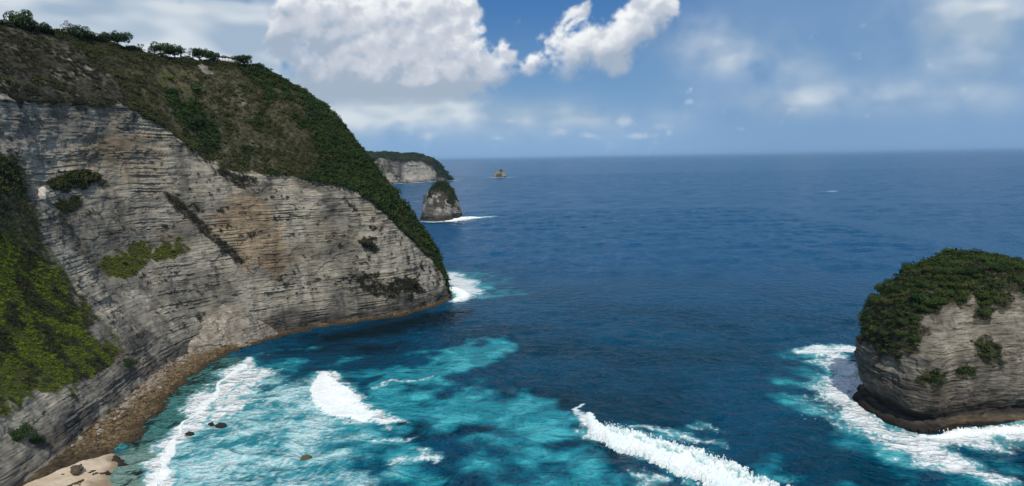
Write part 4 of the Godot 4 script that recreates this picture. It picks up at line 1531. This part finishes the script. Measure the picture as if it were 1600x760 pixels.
func build_pavilions():
	var k := 0
	for d in [[8.62, 5.4, "open thatched pavilion on the crest beside the parasol shaped tree"], [8.73, 4.2, "second, smaller thatched pavilion farther right on the crest"]]:
		var p := crest_at(d[0])
		var t := base("pavilion", Vector3(p.x, p.y - 0.2, p.z), 0.9)
		tag(t, d[2], "pavilion")
		var w: float = d[1]
		var st := SurfaceTool.new()
		st.begin(Mesh.PRIMITIVE_TRIANGLES)
		var half := w * 0.5
		var eave := 2.7
		var apex := Vector3(0, 4.0, 0)
		var c := [Vector3(-half, eave, -half), Vector3(half, eave, -half), Vector3(half, eave, half), Vector3(-half, eave, half)]
		for q in 4:
			var a: Vector3 = c[q]
			var b: Vector3 = c[(q + 1) % 4]
			var dn := Vector3(0, -0.22, 0)
			for x in [a, b, apex, a + dn, b + dn, b, a + dn, b, a, a + dn, apex + dn, b + dn]: st.add_vertex(x)
		st.generate_normals()
		put("roof", st.commit(), m_roof, t)
		for sx in [-1, 1]:
			for sz in [-1, 1]:
				var sp := SurfaceTool.new()
				sp.begin(Mesh.PRIMITIVE_TRIANGLES)
				box(sp, Vector3(sx * half * 0.78, 1.3, sz * half * 0.78), Vector3(0.22, 2.9, 0.22))
				put("post", sp.commit(), m_post, t)
		var sf := SurfaceTool.new()
		sf.begin(Mesh.PRIMITIVE_TRIANGLES)
		box(sf, Vector3(0, 0.1, 0), Vector3(w * 0.9, 0.5, w * 0.9))
		put("floor", sf.commit(), m_wall, t)
		k += 1
	# low stone wall in front of them
	var wall := base("stone_wall", Vector3.ZERO)
	tag(wall, "low pale stone wall along the crest below the pavilions", "wall")
	var us := [8.36, 8.44, 8.52, 8.60, 8.68, 8.76, 8.84]
	for q in us.size() - 1:
		var a := head_point(us[q], 7.85) + Vector3(0, 0.25, 0)
		var b := head_point(us[q + 1], 7.85) + Vector3(0, 0.25, 0)
		var st := SurfaceTool.new()
		st.begin(Mesh.PRIMITIVE_TRIANGLES)
		var d := b - a
		var m := BoxMesh.new()
		m.size = Vector3(0.5, 1.5, d.length() * 1.02)
		st.append_from(m, 0, Transform3D(Basis.looking_at(d.normalized(), Vector3.UP), (a + b) * 0.5))
		put("wall_section", st.commit(), m_wall, wall)
	# two white washed gate posts among the trees
	for d in [[8.08, "pale square pillar among the skyline trees, the left one"], [8.50, "pale square pillar beside the thatched pavilion, the right one"]]:
		var p := crest_at(d[0])
		var t := base("pillar", Vector3(p.x + 0.5, p.y - 0.3, p.z + 0.8), 0.6)
		tag(t, d[1], "pillar")
		var st := SurfaceTool.new()
		st.begin(Mesh.PRIMITIVE_TRIANGLES)
		box(st, Vector3(0, 1.2, 0), Vector3(0.9, 2.6, 0.9))
		put("shaft", st.commit(), m_wall, t)
		var s2 := SurfaceTool.new()
		s2.begin(Mesh.PRIMITIVE_TRIANGLES)
		box(s2, Vector3(0, 2.62, 0), Vector3(1.2, 0.24, 1.2))
		put("cap", s2.commit(), m_wall, t)


func build_shrubs():
	for d in [
		["bush", 201, 10.40, 2.95, 7.5, 5.0, 5, "dark bush growing out of the bare rock face near the headland tip"],
		["bush", 202, 10.62, 3.15, 4.5, 2.6, 5, "small dark tuft just above the bush on the bare rock face"],
		["bush", 203, 11.62, 2.0, 7.0, 6.5, 3, "olive bush low on the rock face close to the headland tip"],
		["mound", 204, 2.2, 1.2, 6.0, 6.0, 0, "dark round shrub at the lower left corner, below the grey buttress"],
		["bush", 205, 2.35, 0.85, 4.0, 4.0, 0, "smaller dark shrub under the round one at the lower left corner"],
		["bush", 206, 4.78, 1.15, 6.0, 4.0, 0, "dark shrub at the right end of the lime green ledge above the shore"],
		["mound", 207, 7.80, 6.1, 7.0, 6.0, 0, "dark green thicket on the slope right above the bare wall"],
		["bush", 208, 7.80, 6.9, 5.0, 4.0, 4, "bright lime green bush high on the brown slope"],
		["mound", 209, 6.05, 3.68, 4.5, 2.6, 3, "long olive shrub hanging on a ledge of the upper left wall"],
		["bush", 210, 6.28, 2.66, 3.6, 2.4, 4, "lime green shrub on a ledge in the middle of the left wall"],
		["bush", 211, 6.98, 2.62, 3.2, 2.4, 4, "yellow green shrub on the same ledge, at its right end"],
		["bush", 212, 7.02, 2.95, 2.6, 3.2, 5, "lone dark shrub on the bare wall above the yellow green one"],
		["bush", 213, 7.72, 2.65, 4.2, 3.0, 5, "dark brush at the lower end of the slanting gully"],
		["bush", 214, 3.9, 2.0, 3.0, 2.6, 0, "dark shrub in the middle of the lime green grass slope"],
		["bush", 215, 4.3, 1.6, 2.6, 2.2, 1, "dark shrub on the lower edge of the lime green grass slope"]]:
		var p := head_point(d[2], d[3])
		tree("shrub", d[0], d[1], p - Vector3(0, d[5] * 0.2, 0), Vector3(d[4], d[5], d[4]), d[1] * 1.3, d[6], d[7], "shrub")
	# crowns that can be told apart on the large near stack
	var pts: PackedVector3Array = right_grid[1]
	var vg: PackedFloat32Array = right_grid[3]
	var w: int = right_grid[5]
	var done: Array[Vector3] = []
	var styles := ["bush", "bush", "mound", "bush"]
	for q in 6000:
		if done.size() >= 190: break
		var k := rng.randi_range(0, right_grid[6] - 1) * w + rng.randi_range(90, w - 8)
		var p := pts[k]
		if vg[k] < 0.9 or p.z < -305.0: continue
		var close := false
		for o in done:
			if o.distance_to(p) < 2.9: close = true
		if close: continue
		done.append(p)
		var s := lerpf(2.6, 5.6, pow(rng.randf(), 1.6)) * (0.7 if p.x < 150.0 else 1.0)
		var style: String = styles[done.size() % 4]
		tree("shrub", style, 301 + done.size() % 4, p - Vector3(0, s * 0.25, 0), Vector3(s, s * rng.randf_range(0.7, 1.0), s), rng.randf() * TAU, [0, 1, 2, 2, 6, 3][rng.randi_range(0, 5)],
			"%s %s shrub %s of the near sea stack" % ["large" if s > 4.2 else "small", ["dark green rounded", "spreading green mounded", "green rounded", "mid green rounded"][done.size() % 4],
			("at the very top" if p.y > 53.0 else ("on the left shoulder" if p.x < 160.0 and p.y > 38.0 else ("clinging to the left edge" if p.x < 160.0 else ("just above the bare front face" if p.y < 45.0 else "on the upper front slope"))))], "shrub", "shrubs crowning the near sea stack")


# ---------------------------------------------------------------- loose rocks

func stone_mesh(rings: int, seed_: int, rough: float) -> ArrayMesh:
	var n := FastNoiseLite.new()
	n.seed = seed_
	n.frequency = 0.9
	var v := PackedVector3Array()
	var ix := PackedInt32Array()
	var around := rings * 2 + 4
	var down := rings + 3
	for j in down:
		for i in around + 1:
			var a := TAU * (i % around) / around
			var b := PI * j / (down - 1)
			var d := Vector3(sin(b) * cos(a), cos(b), sin(b) * sin(a))
			v.append(d * (1.0 + rough * 2.0 * n.get_noise_3dv(d * 1.1 + Vector3(seed_, 0, 0)) + rough * n.get_noise_3dv(d * 3.0)))
	grid_index(around + 1, down, ix)
	return mesh_of(v, ix)


func build_boulders():
	var shapes := [stone_mesh(5, 41, 0.35), stone_mesh(5, 42, 0.4), stone_mesh(5, 43, 0.35)]
	var coats: Array[StandardMaterial3D] = []
	for c in [Color(0.135, 0.10, 0.055), Color(0.19, 0.145, 0.085), Color(0.10, 0.082, 0.055), Color(0.30, 0.275, 0.235), Color(0.62, 0.58, 0.5), Color(0.03, 0.028, 0.026)]:
		coats.append(flat(c, 0.9))
	# in the surf of the bay and elsewhere: rocks one can point at
	for d in [
		[-71, 0.1, -229, 2.0, 0.9, 1.4, 2, "dark brown rock breaking the milky water of the bay, the largest there"],
		[-112.5, 0.3, -260, 2.2, 1.1, 1.5, 5, "black rock in the surf near the stony shore, the larger of two"],
		[-117.5, 0.2, -262, 1.4, 0.8, 1.0, 5, "smaller black rock beside the larger one in the shore surf"],
		[-121.5, 0.1, -253, 1.6, 0.7, 1.2, 5, "wet black rock just inside the first line of surf by the beach"],
		[-105, 0.0, -288, 1.8, 0.6, 1.2, 5, "low dark rock awash in the upper part of the milky water"],
		[-141, 3.4, -216, 2.4, 1.5, 1.8, 2, "brown boulder lying on the pale sand beach"]]:
		var t := base("rock", Vector3(d[0], d[1], d[2]), d[0] * 0.7)
		var o := put("stone", shapes[int(absf(d[0])) % 3], coats[d[6]], t)
		o.scale = Vector3(d[3], d[4], d[5])
		tag(t, d[7], "rock")
	var slab := base("rock", head_point(5.38, 3.57) + Vector3(0.8, 0, 0), 0.4)
	var so := put("stone", shapes[1], coats[4], slab)
	so.scale = Vector3(2.0, 3.2, 2.2)
	tag(slab, "pale slab of rock standing out on the upper left wall above a light runnel", "rock")
	# boulders of the shore belt
	var belt := [22, 22, 22, 17, 13, 13, 14, 13, 7]
	for k in 90:
		var u := rng.randf_range(2.6, 7.7)
		var i := int(u)
		var f := foot[i].lerp(foot[i + 1], u - i)
		var nn := inland[i].lerp(inland[i + 1], u - i)
		var s := rng.randf_range(1.0, belt[i] - 1.5)
		var p := f - nn * s
		if p.y > -243.0 and p.x > -146.0: continue
		var r := rng.randf_range(0.6, 1.35)
		var t := base("boulder", Vector3(p.x, lerpf(2.8, 0.2, s / belt[i]), p.y), rng.randf() * TAU)
		var o := put("stone", shapes[k % 3], coats[[0, 1, 2][k % 3] if s > 5.0 else 3], t)
		o.scale = Vector3(r, r * 0.7, r * rng.randf_range(0.7, 1.1))
		tag(t, "%s boulder %s of the stone belt" % [["brown", "light brown", "dark brown"][k % 3] if s > 5.0 else "pale grey", ("near the beach" if u < 4.0 else ("in the middle" if u < 6.0 else "at the far end")) + (", seaward side" if s > 14.0 else (", against the cliff" if s < 6.0 else ""))], "boulder", "boulders along the stony shore")
	# black teeth at the foot of the near stack
	for k in 24:
		var a := float(k) / 23.0
		var p := Vector2(138.5, -268).lerp(Vector2(145, -243.5), minf(a * 2.0, 1.0)).lerp(Vector2(162, -244.5), maxf(0.0, a * 2.0 - 1.0))
		var t := base("ledge_rock", Vector3(p.x + rng.randf_range(-1, 1), 0.2, p.y + rng.randf_range(-0.8, 0.8)), rng.randf() * TAU)
		var r := rng.randf_range(0.6, 1.5)
		var o := put("stone", shapes[k % 3], coats[5], t)
		o.scale = Vector3(r, r * 0.8, r * 0.8)
		tag(t, "black wet rock in the surf line at the foot of the large near stack", "rock", "black rocks round the near stack")
